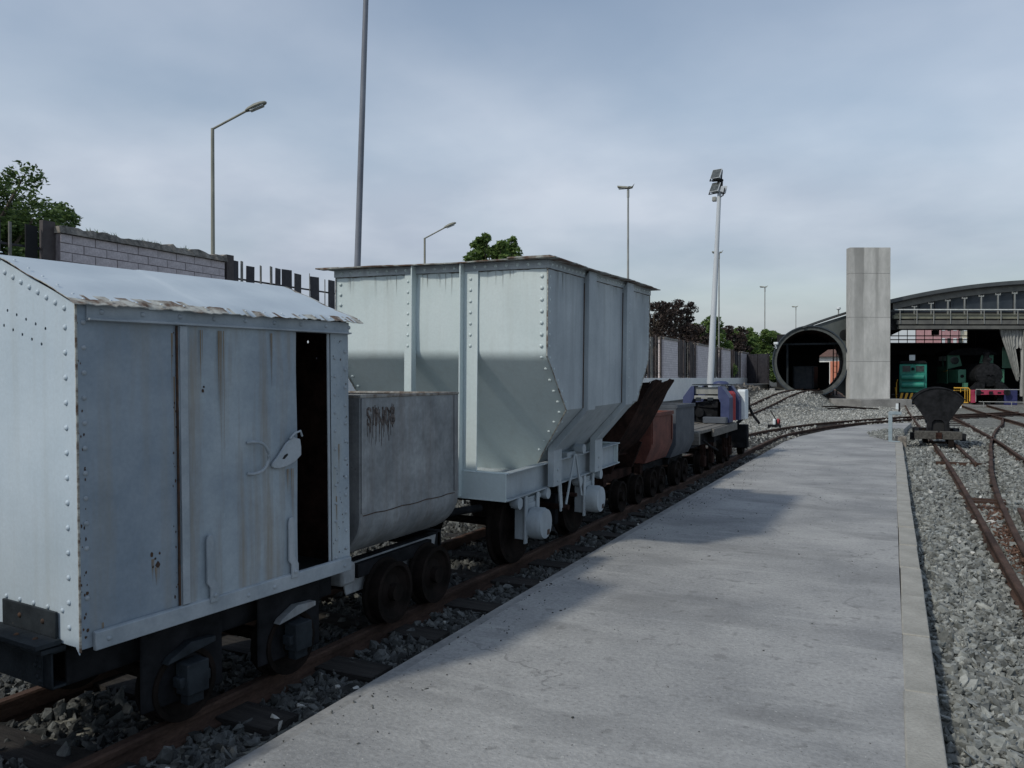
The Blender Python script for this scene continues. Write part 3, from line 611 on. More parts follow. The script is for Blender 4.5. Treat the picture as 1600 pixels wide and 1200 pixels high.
# roof: two bent sheets with ragged, flaking eaves
def roofsheet(side):
    g = G(); ny, nx = 90, 12; mats = []
    for i in range(ny+1):
        y = -.022+(1.745)*i/ny
        rag = (rng.random()-.5)*.007+.004*math.sin(i*.9)+.003*math.sin(i*2.3)
        if i > 8: rag += .009*math.sin(i*.23)
        for j in range(nx+1):
            t = j/nx; x = -Wb/2+side*(t*(Wb/2+.034)); z = 2.150-.238*t
            if j == nx: x += side*rag; z -= .006+abs(rag)*.6
            z += .004 if y > .66 else 0
            z += .0035*math.sin(y*6+j)*(t > .1) + (rng.random()-.5)*(.004 if j >= nx-1 else .0)
            yy = y+((rng.random()-.5)*.03 if i == ny else 0) - (.05*(1-t) if i == ny else 0)
            g.v.append((x, yy, z))
    w = nx+1; b0 = len(g.v); g.v += [(v[0], v[1], v[2]-.004) for v in g.v[:b0]]
    for i in range(ny):
        for j in range(nx):
            a = i*w+j; g.f.append((a,a+w,a+w+1,a+1)); g.f.append((b0+a,b0+a+1,b0+a+w+1,b0+a+w))
            e = ((j == nx-1 and (i < 40 or rng.random() < .35)) or (j == nx-2 and 3 < i < 30 and rng.random() < .6) or (i > ny-3 and rng.random() < .7)); mats += [1 if e else 0, 0]
    for i in range(ny):
        for j in (0, nx): a = i*w+j; g.f.append((a,a+w,b0+a+w,b0+a)); mats.append(1)
    for j in range(nx):
        for i in (0, ny): a = i*w+j; g.f.append((a,a+1,b0+a+1,b0+a)); mats.append(1)
    o = obj('roof_sheet', g, M['roof'], bw, smooth=50); o.data.materials.append(M['edge'])
    o.data.polygons.foreach_set('material_index', mats)
for s in (1, -1): roofsheet(s)
rv = G()
for k in range(15): rv.dome((.012, .03+.12*k, 1.926), (.4,0,1), .007, 6)
for k in range(6): rv.dome((-.03-.11*k, .01, 1.947+.043*k), (.4,0,1), .007, 6)
obj('roof_nails', rv, M['roof'], bw, smooth=60, kind='stuff')
# chassis
hs = obj('headstock', G().box(-1.0,-.150,-.035,-.025,.285,.447).box(-1.0,-.150,-.035,.03,.435,.447).box(-1.0,-.15,-.035,.03,.285,.297), M['bluedark'], bw, bevel=.003)
obj('headstock_plate', G().box(-1.0,-.205,-.042,-.0355,.29,.435), M['bluedark'], hs, bevel=.002)
rv = G()
for (x, z) in ((-.245,.40),(-.225,.375),(-.26,.375),(-.24,.425),(-.245,.33),(-.22,.315)): rv.dome((x,-.042,z),(0,-1,0),.011)
obj('rivets', rv, M['bluedark'], hs, smooth=60, kind='stuff')
obj('buffer_bracket', G().box(-.565,-.145,-.018,-.006,.50,.612).box(-.60,-.12,-.115,-.006,.478,.500).box(-.64,-.13,-.085,.02,.449,.470), M['bluedark'], bw, bevel=.003)
for c_, n_ in (((-.42,-.018,.56),(0,-1,0)),((-.24,-.018,.56),(0,-1,0)),((-.35,-.07,.50),(0,0,1)),((-.22,-.06,.50),(0,0,1))): obj('bracket_bolt', G().dome(c_,n_,.012), M['darkline'], bw, smooth=60)
for x in (-.15, -1.0):
    obj('side_frame', G().box(x-.012,x,.03,Lb,.285,.447).box(x-.06,x,.03,Lb,.435,.4465).box(x-.06,x,.03,Lb,.2855,.297), M['blackiron'], bw, bevel=.002)
box('cross_plank', (-Wb+.1,-.04,.1,Lb-.05,.449,.468), M['blackiron'], bw)
for y in (.56, 1.24):
    wheelset(bw, -.57, y, .175, half=.44)
    box('wheel_shade_plate', (-.105,-.085,y-.225,y+.225,.05,.445), M['blackiron'], bw, .01)  # added black plate, stands in for the darkness that hides the wheels
    ab = obj('axle_box', G().box(-.07,.02,y-.06,y+.06,.10,.25).box(-.06,.0,y-.085,y+.085,.14,.19).box(-.06,.0,y-.045,y+.045,.05,.11), M['bluedark'], bw, bevel=.006)
    obj('spring_cap', G().prism([(y-.13,.262),(y+.14,.30),(y+.14,.325),(y+.0,.335),(y-.11,.285)], 'x', -.08, -.03), M['bluedark'] if y < 1 else M['tub'], ab, bevel=.003)
# ------------------------------------------------------------------ tubs
def tub_wagon(name, label, y0, y1, hw, zt, zm, zb, body, taper=.30, xc=-3.62, round_=True, wr=.20, text=None, rimw=.018, wy=(.30,.70), rimm='rim'):
    t = thing(name, label, 'wagon', (xc, (y0+y1)/2, 0))
    h = (y1-y0)/2
    if round_:
        prof = [(hw,zt),(hw,zm)]
        for k in range(1, 9):
            a = math.pi/2*k/9; prof.append((hw-(hw-.16)*(1-math.cos(a))*.95, zm-(zm-zb)*math.sin(a)))
        prof += [(.18,zb),(-.18,zb)] + [(-p[0],p[1]) for p in prof[::-1]]
    else:
        prof = [(hw,zt),(hw,zm),(hw*(1-taper),zb),(-hw*(1-taper),zb),(-hw,zm),(-hw,zt)]
    # shell (thickness inwards) as an open trough
    g = G(); n = len(prof); th = .008
    inner = [(x*(1-th/hw), z+(th if abs(x) < hw*.99 else 0)) for (x, z) in prof]
    for yy in (-h, h):
        for (x, z) in prof: g.v.append((x, yy, z))
        for (x, z) in inner: g.v.append((x, yy, z))
    for i in range(n-1):
        g.f += [(i,i+1,2*n+i+1,2*n+i),(n+i,3*n+i,3*n+i+1,n+i+1),(i,n+i,n+i+1,i+1),(2*n+i,2*n+i+1,3*n+i+1,3*n+i)]
    g.f += [(0,2*n,3*n,n),(n-1,2*n-1,4*n-1,3*n-1)]
    sh = obj('tub_body', g, body, t, smooth=30)
    for s in (-1, 1):
        pts = [(x*.999, z) for (x, z) in prof]
        obj('end_plate', G().prism(pts, 'y', s*(h+.001), s*(h+.010)), body, t, bevel=.003)
    r = rimw
    obj('rim', G().box(hw-.006,hw+r*.4,-h-.012,h+.012,zt-.002,zt+r).box(-hw-r*.4,-hw+.006,-h-.012,h+.012,zt-.002,zt+r).box(-hw,hw,-h-.013,-h+.008,zt-.001,zt+r*.95).box(-hw,hw,h-.008,h+.013,zt-.001,zt+r*.95), M[rimm], t, bevel=.004)
    obj('chassis_frame', G().box(.30,.36,-h-.10,h+.10,zb-.13,zb-.02).box(-.36,-.30,-h-.10,h+.10,zb-.13,zb-.02).box(-.36,.36,-h-.12,-h-.06,zb-.135,zb-.01).box(-.36,.36,h+.06,h+.12,zb-.135,zb-.01).box(.36,.44,-h*.75,h*.75,zb-.12,zb-.03).box(-.44,-.36,-h*.75,h*.75,zb-.12,zb-.03), M['blackiron'], t, bevel=.004)
    obj('buffer', G().box(-.09,.09,-h-.20,-h-.10,zb-.14,zb+.02), M['blackiron'], t, bevel=.01)
    obj('buffer', G().box(-.09,.09,h+.10,h+.20,zb-.14,zb+.02), M['blackiron'], t, bevel=.01)
    for f in wy: wheelset(t, 0, -h+2*h*f, wr)
    return t, sh, h
gt, gsh, gh = tub_wagon('mine_tub', 'scuffed grey steel mine tub with rounded bottom and rusty numbers', 4.035, 5.235, .575, 1.475, .72, .42, M['tub'], wr=.205, xc=-3.60, wy=(.36,.80))
obj('end_strip', G().box(.576,.583,gh-.055,gh,.75,1.47), M['tub'], gt, bevel=.002)
obj('end_strip', G().box(.576,.583,-gh,-gh+.05,.75,1.47), M['tub'], gt, bevel=.002)
obj('side_plate', G().prism([(-.52,.20),(.52,.20),(.58,.40),(-.58,.40)], 'x', .385, .397), M['tub'], gt, bevel=.004)
obj('end_bracket', G().box(.30,.50,-gh-.09,-gh+.05,.30,.44), M['tub'], gt, bevel=.02)
gl = G(); pz = .735
gl.tube([(.579,-gh+.02,pz)]+[(.579,-gh+.05+k*.1,pz+.004*math.sin(k*2)) for k in range(12)], .003, 5)
obj('weld_seam', gl, M['darkline'], gt)
tc_ = bpy.data.curves.new('painted_number','FONT'); tc_.body = 'SIN08'; tc_.size = .17; tc_.extrude = .0012; tc_.offset = .001; tc_.space_character = 1.05; tc_.resolution_u = 3
tmp = bpy.data.objects.new('tmp', tc_); COL.objects.link(tmp); dg0 = bpy.context.evaluated_depsgraph_get(); dg0.update()
nme = bpy.data.meshes.new_from_object(tmp.evaluated_get(dg0)); bpy.data.objects.remove(tmp); nme.materials.clear(); nme.materials.append(M['rusttext'])
for v in nme.vertices: v.co.x += .004*math.sin(v.co.y*60+v.co.x*30); v.co.y += .004*math.sin(v.co.x*75)
to = bpy.data.objects.new('painted_number', nme); COL.objects.link(to); to.parent = gt
to.location = (.5775, -gh+.055, 1.295); to.rotation_euler = (R(90),0,R(90)); to.scale = (.72,1,1); to['label'] = 'rusty number SIN08'
dr = G()
for k in range(44):
    y = -gh+.06+.29*k/43+random.uniform(-.008,.008); zt_ = 1.36+random.uniform(-.06,.07); ln = random.uniform(.04,.17); w_ = random.uniform(.0012,.0042)
    dr.prism([(y-w_,zt_),(y+w_,zt_),(y+w_*.5,zt_-ln),(y-w_*.5,zt_-ln*.9)], 'x', .5755, .5762+k*.00003)
obj('rust_drips', dr, M['rusttext'], gt, kind='stuff')
pt, _, ph = tub_wagon('mine_tub', 'unseen grey mine tub added ahead of the small box wagon to shade the ballast', .25, 1.40, .56, 1.20, .66, .42, M['darktub'], taper=.16, round_=False, wr=.20, rimw=.04, rimm='darktub')  # out of view, added to cast shade on ballast under the box wagon
# coupling between the grey tub and the hopper
cp = thing('coupling_bar', 'black drawbar linking grey mine tub and pale hopper wagon', 'coupling', (-3.5,5.5,.45))
obj('bar', G().cyl((.10,-.20,.05),(.30,.42,.05),.032,n=12), M['blackiron'], cp, smooth=50)
obj('bar', G().box(-.05,.05,-.15,.45,-.04,.02), M['blackiron'], cp, bevel=.006)
# ------------------------------------------------------------------ pale riveted hopper wagon
hp_ = thing('hopper_wagon', 'tall pale grey riveted hopper wagon with flared top flange', 'wagon', (-3.655,5.90,0), (R(.85),R(1.0),0))
hw, z0, z1, z2, zb = 1.06, 2.565, 1.795, 1.335, .70
sl = .92; ss = .906; LH = 2.85
yz = lambda z: max(0, (z1-z)*sl); xz = lambda z: hw-max(0,(z2-z)*ss)
def corner(z, s, far): return Vector((s*xz(z), (LH-yz(z)) if far else yz(z), z))
def ys(z):   # end profile: vertical sheet rolled into the slope
    r = .045
    return sl*(z1-z) if z < z1-r else (0 if z > z1+r else sl*(z1+r-z)**2/(4*r))
for far in (0, 1):
    sg = 1 if far else -1; g = G(); zs = list(np.linspace(z0, z1+.05, 14))+list(np.linspace(z1+.045, z1-.045, 9))+list(np.linspace(z1-.05, z2+.01, 6))+list(np.linspace(z2, zb, 12)); nx = 30
    for z in zs:
        w_ = xz(z)
        for k in range(nx+1):
            x = -w_+2*w_*k/nx; f = min(1, (w_-abs(x))/.15)
            wob = f*(.0035*math.sin(x*5.1+z*2.3)+.0025*math.sin(x*2.3-z*6.7)+.0015*math.sin(x*11+z*9))
            y = ys(z)+wob+.003; g.v.append((x, LH-y if far else y, z))
    n_ = nx+1
    for i_ in range(len(zs)-1):
        for k in range(nx):
            a = i_*n_+k; f_ = (a, a+n_, a+n_+1, a+1); g.f.append(f_ if not far else f_[::-1])
    obj('end_panel', g, M['hopper'], hp_, smooth=60, fix=False)
    g2 = G(); g2.v = [(v[0], v[1]-sg*.008, v[2]) for v in g.v]; g2.f = [f[::-1] for f in g.f]; obj('end_lining', g2, M['brown'], hp_, smooth=60, fix=False)
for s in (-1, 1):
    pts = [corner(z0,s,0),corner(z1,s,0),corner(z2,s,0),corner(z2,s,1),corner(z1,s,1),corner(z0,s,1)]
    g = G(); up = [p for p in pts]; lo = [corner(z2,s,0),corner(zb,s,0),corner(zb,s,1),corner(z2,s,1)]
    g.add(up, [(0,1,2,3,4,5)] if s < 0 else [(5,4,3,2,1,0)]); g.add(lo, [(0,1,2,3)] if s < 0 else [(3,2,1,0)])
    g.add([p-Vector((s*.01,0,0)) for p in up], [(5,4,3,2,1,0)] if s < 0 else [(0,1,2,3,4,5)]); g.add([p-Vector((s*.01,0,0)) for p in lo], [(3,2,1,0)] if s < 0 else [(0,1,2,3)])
    obj('side_panel', g, M['hoppershade'], hp_, fix=False)
sm = G()
for far in (0, 1):
    for s in (-1, 1):
        pth = [corner(z,s,far)+Vector((s*.002,(.004 if far else -.004),0)) for z in (2.5,2.3,2.1,1.9,z1,1.7,1.5,z2,1.2,1.0,zb)]
        pth = [p+Vector((random.uniform(-.002,.002),random.uniform(-.002,.002),0)) for p in pth]
        obj('corner_seam', G().tube(pth, [random.uniform(.003,.0075) for _ in pth], 6), M['edge'], hp_)

box('hopper_bottom', (-.48,.48,.95,LH-.95,.58,.70), M['hoppershade'], hp_)
band = G()
band.box(-hw-.012,hw+.012,-.014,-.001,2.498,z0).box(-hw-.012,hw+.012,LH+.001,LH+.014,2.498,z0)
band.box(hw+.001,hw+.0125,-.001,LH+.001,2.498,z0).box(-hw-.0125,-hw-.001,-.001,LH+.001,2.498,z0)
obj('top_band', band, M['hoppershade'], hp_, bevel=.002)
for (p0_, p1_) in (((-hw,-.004),(hw,-.004)),((hw+.003,0),(hw+.003,LH))):
    a_, b_ = Vector((*p0_, 2.496)), Vector((*p1_, 2.496)); n_ = 60
    obj('band_seam', G().tube([tuple(a_.lerp(b_, k/n_)+Vector((0,0,random.uniform(-.003,.002)))) for k in range(n_+1)], [random.uniform(.001,.0045) for _ in range(n_+1)], 5), M['darkline'], hp_)
dp = G()
for k in range(34):
    x = random.uniform(-hw+.05,hw-.05); ln = random.uniform(.03,.22); w_ = random.uniform(.001,.003); yy = -.0015
    dp.add([(x-w_,yy,2.49),(x+w_,yy,2.49),(x+w_*.3,yy,2.49-ln)], [(0,1,2)])
for k in range(30):
    y = random.uniform(.05,LH-.05); ln = random.uniform(.03,.30); w_ = random.uniform(.001,.004)
    dp.add([(hw+.0035,y-w_,2.49),(hw+.0035,y+w_,2.49),(hw+.0035,y+w_*.3,2.49-ln)], [(0,1,2)])
obj('grime_drips', dp, mat('grime',(0.20,0.22,0.21),(0.28,0.29,0.27),20,.9), hp_, kind='stuff', fix=False)
# ragged outward flange
fl = G(); ring = []
per = [(-1,0),(1,0),(1,1),(-1,1)]
def flpt(s, t, out, z):
    # walk the rectangle
    e = int(t) % 4; f = t-int(t); a = per[e]; b = per[(e+1)%4]
    x = (a[0]+(b[0]-a[0])*f)*(hw+out); y = (a[1]+(b[1]-a[1])*f)*(LH+2*out)-out
    return (x, y, z)
NF = 160
for k in range(NF):
    t = 4*k/NF; rg = (rng.random()-.5)*.012+.006*math.sin(k*.7)
    f = t-int(t); cornerb = .0
    zz = z0+.004+.010*math.sin(k*.21)*.5
    fl.v += [flpt(1,t,-.005,z0+.001), flpt(1,t,.10+rg+cornerb,zz-.004), flpt(1,t,.10+rg+cornerb,zz+.005), flpt(1,t,-.005,z0+.012)]
for k in range(NF):
    a = 4*k; b = 4*((k+1) % NF)
    fl.f += [(a,a+1,b+1,b),(a+1,a+2,b+2,b+1),(a+2,a+3,b+3,b+2),(a+3,a,b,b+3)]
obj('top_flange', fl, M['rustedge'], hp_)
obj('flange_patch', G().box(hw-.32,hw+.06,-.10,.02,z0+.012,z0+.024), M['rustedge'], hp_, bevel=.002); obj('flange_patch', G().box(-hw-.16,-hw+.1,-.10,.02,z0+.006,z0+.018), M['rustedge'], hp_, bevel=.002)
# end ribs: angle posts that run straight down to the headstock
for far in (0, 1):
    s = 1 if far else -1; yb = LH if far else 0
    def yb_(a, b): lo, hi = sorted((yb+s*a, yb+s*b)); return lo, hi
    for (web, f0, f1) in ((.285,.297,.43),(-.197,-.30,-.197)):
        for nm, (xa, xb, ya, yc) in (('w', (web, web+.012)+yb_(.0005,.075)), ('f', (f0, f1)+yb_(.0005,.013))):
            obj('end_rib' if nm == 'w' else 'rib_flange', G().box(xa, xb, ya, yc, .60, 2.497 if nm == 'f' else z0-.002), M['hopper'], hp_, bevel=.002)
for s in (-1, 1):
    for (ya, yb) in ((.81,1.00),(1.90,2.12)):
        pr = [(s*(hw+.001),z0-.07),(s*(hw+.001),z2),(s*.725,.962),(s*.725,.60),(s*.785,.60),(s*.785,.935),(s*(hw+.05),z2-.02),(s*(hw+.05),z0-.005)]
        rb = obj('side_rib', G().prism(pr, 'y', ya, yb), M['hoppershade'], hp_, bevel=.003)
        for z in (.65,.75): obj('rib_bolt', G().dome((s*.785,(ya+yb)/2,z),(s,0,0),.018), M['hoppershade'], rb, smooth=60)
        obj('rib_seam', G().box(min(s*(hw+.0005),s*(hw+.008)),max(s*(hw+.0005),s*(hw+.008)),ya-.006,ya-.0005,z2,2.45), M['darkline'], rb)
rv = G()
z = 2.435
while z > .86:
    for s in (-1, 1):
        p = corner(z,s,0); n = (0,-1,0) if z > z1 else (0,-1,-.83)
        rv.dome((p.x-s*.052,p.y-.001,z),n,.0165)
        q = Vector((s*xz(z)+s*.001, yz(z)+.045, z)); rv.dome(q,(s,0,0) if z > z2 else (s,0,-.9),.012,6,.5)
        q = Vector((s*xz(z)+s*.001, LH-yz(z)-.045, z)); rv.dome(q,(s,0,0) if z > z2 else (s,0,-.9),.012,6,.5)
    if z > z1-.0: rv.dome((.36,-.014,z),(0,-1,0),.0155); rv.dome((-.265,-.014,z),(0,-1,0),.013)
    if z > z2: rv.dome((hw+.051,1.98,z),(1,0,0),.009,6,.5)
    z -= .0935
x = -hw+.08
while x < hw: 
    if abs(x-.29) > .03 and abs(x+.19) > .03: rv.dome((x,-.014,2.532),(0,-1,0),.0155)
    x += .0985
y = .06
while y < LH: rv.dome((hw+.0125,y,2.532),(1,0,0),.0135); y += .088
obj('rivets', rv, M['hopper'], hp_, smooth=60, kind='stuff')
# underframe
for yy in (-.03, LH-.01):
    obj('headstock', G().box(-.715,.715,yy,yy+.012,.585,.82).box(-.7155,.7155,yy-.001,yy+.075,.808,.8205).box(-.7155,.7155,yy-.001,yy+.075,.5845,.597), M['hopper'], hp_, bevel=.002)
for s in (-1, 1):
    a, b = sorted((s*.655, s*.667)); c, d = sorted((s*.655, s*.725))
    obj('side_beam', G().box(a,b,-.017,LH+.001,.586,.819).box(c,d,-.0175,LH+.001,.809,.8195).box(c,d,-.0175,LH+.001,.586,.596), M['hoppershade'], hp_, bevel=.002)
box('frame_cover', (-.65,.65,.045,.95,.680,.690), M['hoppershade'], hp_)
for k, yw in enumerate((.50, 1.92)):
    wheelset(hp_, .02, yw, .34)
    for s in (-1, 1):
        a, b = sorted((s*.60, s*.70))
        ab = obj('axle_box', G().box(a,b,yw-.12,yw+.12,.19,.50).box(min(s*.70,s*.72),max(s*.70,s*.72),yw-.15,yw-.10,.16,.58).box(min(s*.70,s*.72),max(s*.70,s*.72),yw+.10,yw+.15,.16,.58), M['hoppershade'], hp_, bevel=.005)
        obj('axle_cover', G().lathe([(.12,0),(.138,.02),(.14,.12),(.132,.135),(.128,.15),(.06,.153)], (s*.70,yw,.325), (s,0,0), 28), M['hoppershade'], ab, smooth=30)
        obj('cover_chip', G().box(min(s*.8505,s*.856),max(s*.8505,s*.856),yw+.02,yw+.07,.225,.27), M['darkline'], ab)
        obj('guard_bracket', G().prism([(yw-.18,.585),(yw+.18,.585),(yw+.08,.40),(yw-.08,.40)], 'x', s*.62, s*.66), M['hoppershade'], ab, bevel=.003)
        sp = G()
        for dy in (-.30, .30): sp.lathe([(.0,-.04),(.035,-.035),(.05,0),(.05,.05)], (s*.69,yw+dy,.54), (s,0,0), 14); sp.box(min(s*.66,s*.70),max(s*.66,s*.70),yw+dy-.02,yw+dy+.02,.50,.59)
        for j in range(5): sp.box(min(s*.63,s*.69),max(s*.63,s*.69),yw-.30+.05*j,yw+.30-.05*j,.535-.017*j,.550-.017*j)
        obj('leaf_spring', sp, M['hoppershade'], hp_, smooth=40)
for (y0_, zt_, y1_, zb_) in ((1.02,.86,1.10,.36),(1.42,.84,1.20,.36),(1.45,.84,1.62,.40),(1.02,.60,1.08,.33)):
    obj('brake_rod', G().prism([(y0_-.016,zt_),(y0_+.016,zt_),(y1_+.016,zb_),(y1_-.016,zb_)], 'x', .74, .755), M['hoppershade'], hp_, bevel=.003)
obj('brake_shaft', G().cyl((-.7,1.15,.36),(.80,1.15,.36),.028,n=10).cyl((.66,1.35,.45),(.80,1.35,.45),.022,n=8), M['brown'], hp_, smooth=50)
for ya_ in (.92, 1.42): obj('brake_block', G().box(.42,.55,ya_,ya_+.08,.12,.42), M['blackiron'], hp_, bevel=.01)
obj('door_lever', G().box(.60,.72,1.30,1.75,.80,.86).cyl((.7,1.55,.88),(.80,1.55,.88),.05,n=12), M['hoppershade'], hp_, bevel=.004)
# ------------------------------------------------------------------ rusty V skip behind the hopper
vs = thing('skip_wagon', 'deep brown rusted V skip wagon with torn flaring side behind the hopper', 'wagon', (-3.62,9.72,0))
def torn(s):
    g = G(); n = 26; rows = 7
    for i in range(n+1):
        y = -.55+1.0*i/n
        rag = (rng.random()-.5)*.010 + .018*math.sin(i*.37) + (.012 if i in (9,10,19) else 0)
        for j in range(rows+1):
            t = j/rows; x = .36+(.95-.36)*t**.72; z = .62+(1.56-.62)*t
            if j == rows: z += rag; x += rag*.5+.03
            g.v.append((s*x+(rng.random()-.5)*.008, y, z))
    w = rows+1; b0 = len(g.v); g.v += [(v[0]-s*.012, v[1], v[2]+.003) for v in g.v]
    for i in range(n):
        for j in range(rows): a = i*w+j; g.f += [(a,a+w,a+w+1,a+1),(b0+a,b0+a+1,b0+a+w+1,b0+a+w)]
        for j in (0, rows): a = i*w+j; g.f.append((a,a+w,b0+a+w,b0+a))
    for j in range(rows):
        for i in (0, n): a = i*w+j; g.f.append((a,a+1,b0+a+1,b0+a))
    return g
for s in (-1, 1): obj('skip_side', torn(s), M['brown'], vs, smooth=30)
for y in (-.545, .545):
    pr_ = [(.36+.59*t**.72, .62+.94*t) for t in [k/8 for k in range(9)]]; obj('skip_end', G().prism([(-.36,.62)]+pr_+[(.93,1.545),(.55,1.52),(.2,1.55),(-.2,1.53),(-.6,1.54)]+[(-a,b) for a,b in pr_[::-1][:-1]], 'y', y-.008 if y < 0 else y-.15, y+.008 if y < 0 else y-.134), M['brown'], vs)
obj('skip_bottom', G().box(-.37,.37,-.54,.54,.60,.625), M['brown'], vs)
obj('skip_frame', G().box(.28,.36,-.75,.75,.30,.42).box(-.36,-.28,-.75,.75,.30,.42).box(-.45,.45,-.80,-.68,.30,.43).box(-.45,.45,.68,.80,.30,.43), M['brown'], vs, bevel=.005)
for y in (-.42, .42):
    obj('cradle', G().prism([(-.42,.42),(.42,.42),(.55,.75),(.45,.78),(.34,.58),(-.34,.58),(-.45,.78),(-.55,.75)], 'y', y-.03, y+.03), M['brown'], vs)
for y in (-.35, .35): wheelset(vs, 0, y, .19)
# ------------------------------------------------------------------ red tub and slate tub
rt, _, rh = tub_wagon('mine_tub', 'rusty red mine tub with tapered bottom in front of the slate tub', 10.42, 11.50, .60, 1.07, .66, .44, M['redrust'], taper=.16, round_=False, wr=.19, rimw=.05, rimm='redrust')
rg_ = G()
for yy in (-rh+.04, rh-.04): rg_.box(.601,.615,yy-.025,yy+.025,.70,1.05)
obj('corner_strip', rg_, M['redrust'], rt, bevel=.002)
dt, _, dh = tub_wagon('mine_tub', 'dark slate mine tub between the red tub and the plank wagon', 11.72, 12.86, .60, 1.14, .60, .40, M['darktub'], taper=.16, round_=False, wr=.19, rimw=.05, rimm='darktub')
# ------------------------------------------------------------------ plank wagon carrying the blue machine
fw = thing('flat_wagon', 'low flat wagon with weathered plank deck under the blue machine', 'wagon', (-3.62,15.0,0))
for k in range(7):
    x = -.60+.175*k; obj('plank', G().box(x,x+.163,-1.95,1.30,.66,.715+random.uniform(-.004,.006)), M['plank'], fw, bevel=.006)
obj('end_beam', G().box(-.66,.66,-2.05,-1.955,.50,.70), M['plank'], fw, bevel=.01)
obj('end_beam', G().box(.615,.66,-.9,1.3,.56,.70), M['plank'], fw, bevel=.01, label='worn reddish side beam')
obj('frame', G().box(.40,.48,-1.9,1.3,.42,.655).box(-.48,-.40,-1.9,1.3,.42,.655).box(-.6,.6,-.6,-.48,.44,.65).box(-.6,.6,.5,.62,.44,.65), M['blackiron'], fw, bevel=.006)
for y in (-1.3, -.65, .55, 1.0):
    wheelset(fw, 0, y, .19); obj('axle_box', G().box(.50,.60,y-.07,y+.07,.08,.26).box(.52,.58,y-.10,y-.07,.10,.45).box(.52,.58,y+.07,y+.10,.10,.45), M['brown'], fw, bevel=.006)
obj('brake_lever', G().tube([(.62,-1.6,.55),(.66,-1.2,.42),(.66,-.6,.30)], .02), M['blackiron'], fw, smooth=50)
bm_ = thing('mine_engine', 'small blue red and white engine with open front standing on the plank wagon', 'engine', (-3.42,15.55,.715))
def arch(x0, x1, zt, ch, t, y0, y1):
    """octagonal portal leg outline in the x-z plane"""
    return G().prism([(x0,0),(x0,zt-ch),(x0+ch,zt),(x0+ch+t*.6,zt),(x0+t,zt-ch*.9),(x0+t,0)], 'y', y0, y1)
W2 = .45
for s in (-1, 1):
    pts = [(s*W2,0.02),(s*W2,.50),(s*(W2-.16),.72),(s*(W2-.22),.72),(s*(W2-.22),.50),(s*(W2-.17),.40),(s*(W2-.17),0.02)]
    obj('blue_column', G().prism(pts, 'y', -.02, .34), M['blue'], bm_, bevel=.006)
    obj('blue_column', G().prism(pts, 'y', 1.0, 1.25), M['blue'], bm_, bevel=.006)
obj('hood', G().prism([(-W2+.16,.735),(W2-.16,.735),(W2-.20,.755),(-W2+.20,.755)], 'y', -.03, 1.27), M['bluedark'], bm_, bevel=.006)
obj('white_panel', G().box(-W2+.225,W2-.225,.05,.08,.56,.70).box(-W2+.20,W2-.20,-.005,.019,.47,.535), M['galv'], bm_, bevel=.006)
obj('hinge_block', G().box(.03,.14,-.02,.018,.44,.50).box(-.2,-.1,-.02,.018,.43,.50), M['bluedark'], bm_, bevel=.004)
obj('engine_block', G().box(-.24,.20,.12,.9,.02,.40).cyl((-.14,.10,.20),(-.14,.04,.20),.09,n=16).cyl((.06,.10,.12),(.06,.03,.12),.06,n=14).cyl((.12,.11,.30),(-.18,.11,.33),.025,n=8).box(.1,.22,.05,.12,.30,.44), M['blackiron'], bm_, bevel=.006)
obj('battery_box', G().box(-.02,.42,-.20,-.03,.01,.13), M['darktub'], bm_, bevel=.01)
obj('red_cylinder', G().cyl((W2-.10,.46,.03),(W2-.10,.46,.56),.085,n=18).cyl((W2-.10,.70,.03),(W2-.10,.70,.56),.085,n=18).dome((W2-.10,.46,.56),(0,0,1),.085,12,.7).dome((W2-.10,.70,.56),(0,0,1),.085,12,.7), M['red'], bm_, smooth=50)
obj('side_plate', G().box(W2-.19,W2-.18,.345,.999,.02,.60), M['darktub'], bm_)
g = G().prism([(1.28,.02),(1.28,.60),(1.31,.64),(1.62,.64),(1.66,.60),(1.66,.02)], 'x', .36, .52)
obj('white_door', g, M['whiteplain'], bm_, bevel=.015)
obj('rear_cabinet', G().box(-.42,.32,1.28,1.66,.02,.60), M['blackiron'], bm_, bevel=.01)
obj('domed_lid', G().lathe([(.16,0),(.15,.03),(.10,.055),(.03,.065)], (.10,.9,.755), (0,0,1), 18), M['blue'], bm_, smooth=50)
# dark buffing gear behind the machine
bg_ = thing('buffer_stand', 'black coupling gear with a hanging chain behind the blue engine', 'coupling', (-3.2,17.4,0))
obj('buffer_block', G().box(-.55,.25,-.05,.18,.10,.60), M['blackiron'], bg_, bevel=.02)
obj('coupling_arm', G().tube([(.05,-.1,.62),(.12,.1,.72),(.22,.3,.98),(.20,.42,1.16)], .035).tube([(.20,.35,1.02),(.30,.42,.78),(.42,.5,.60)], .03), M['blackiron'], bg_, smooth=50)
obj('hook', G().tube([(.22,.3,.9),(.05,.3,.95),(-.02,.3,.84),(.06,.3,.75)], .03), M['blackiron'], bg_, smooth=50)
for y in (0.0,): wheelset(bg_, -.42, .28, .19)
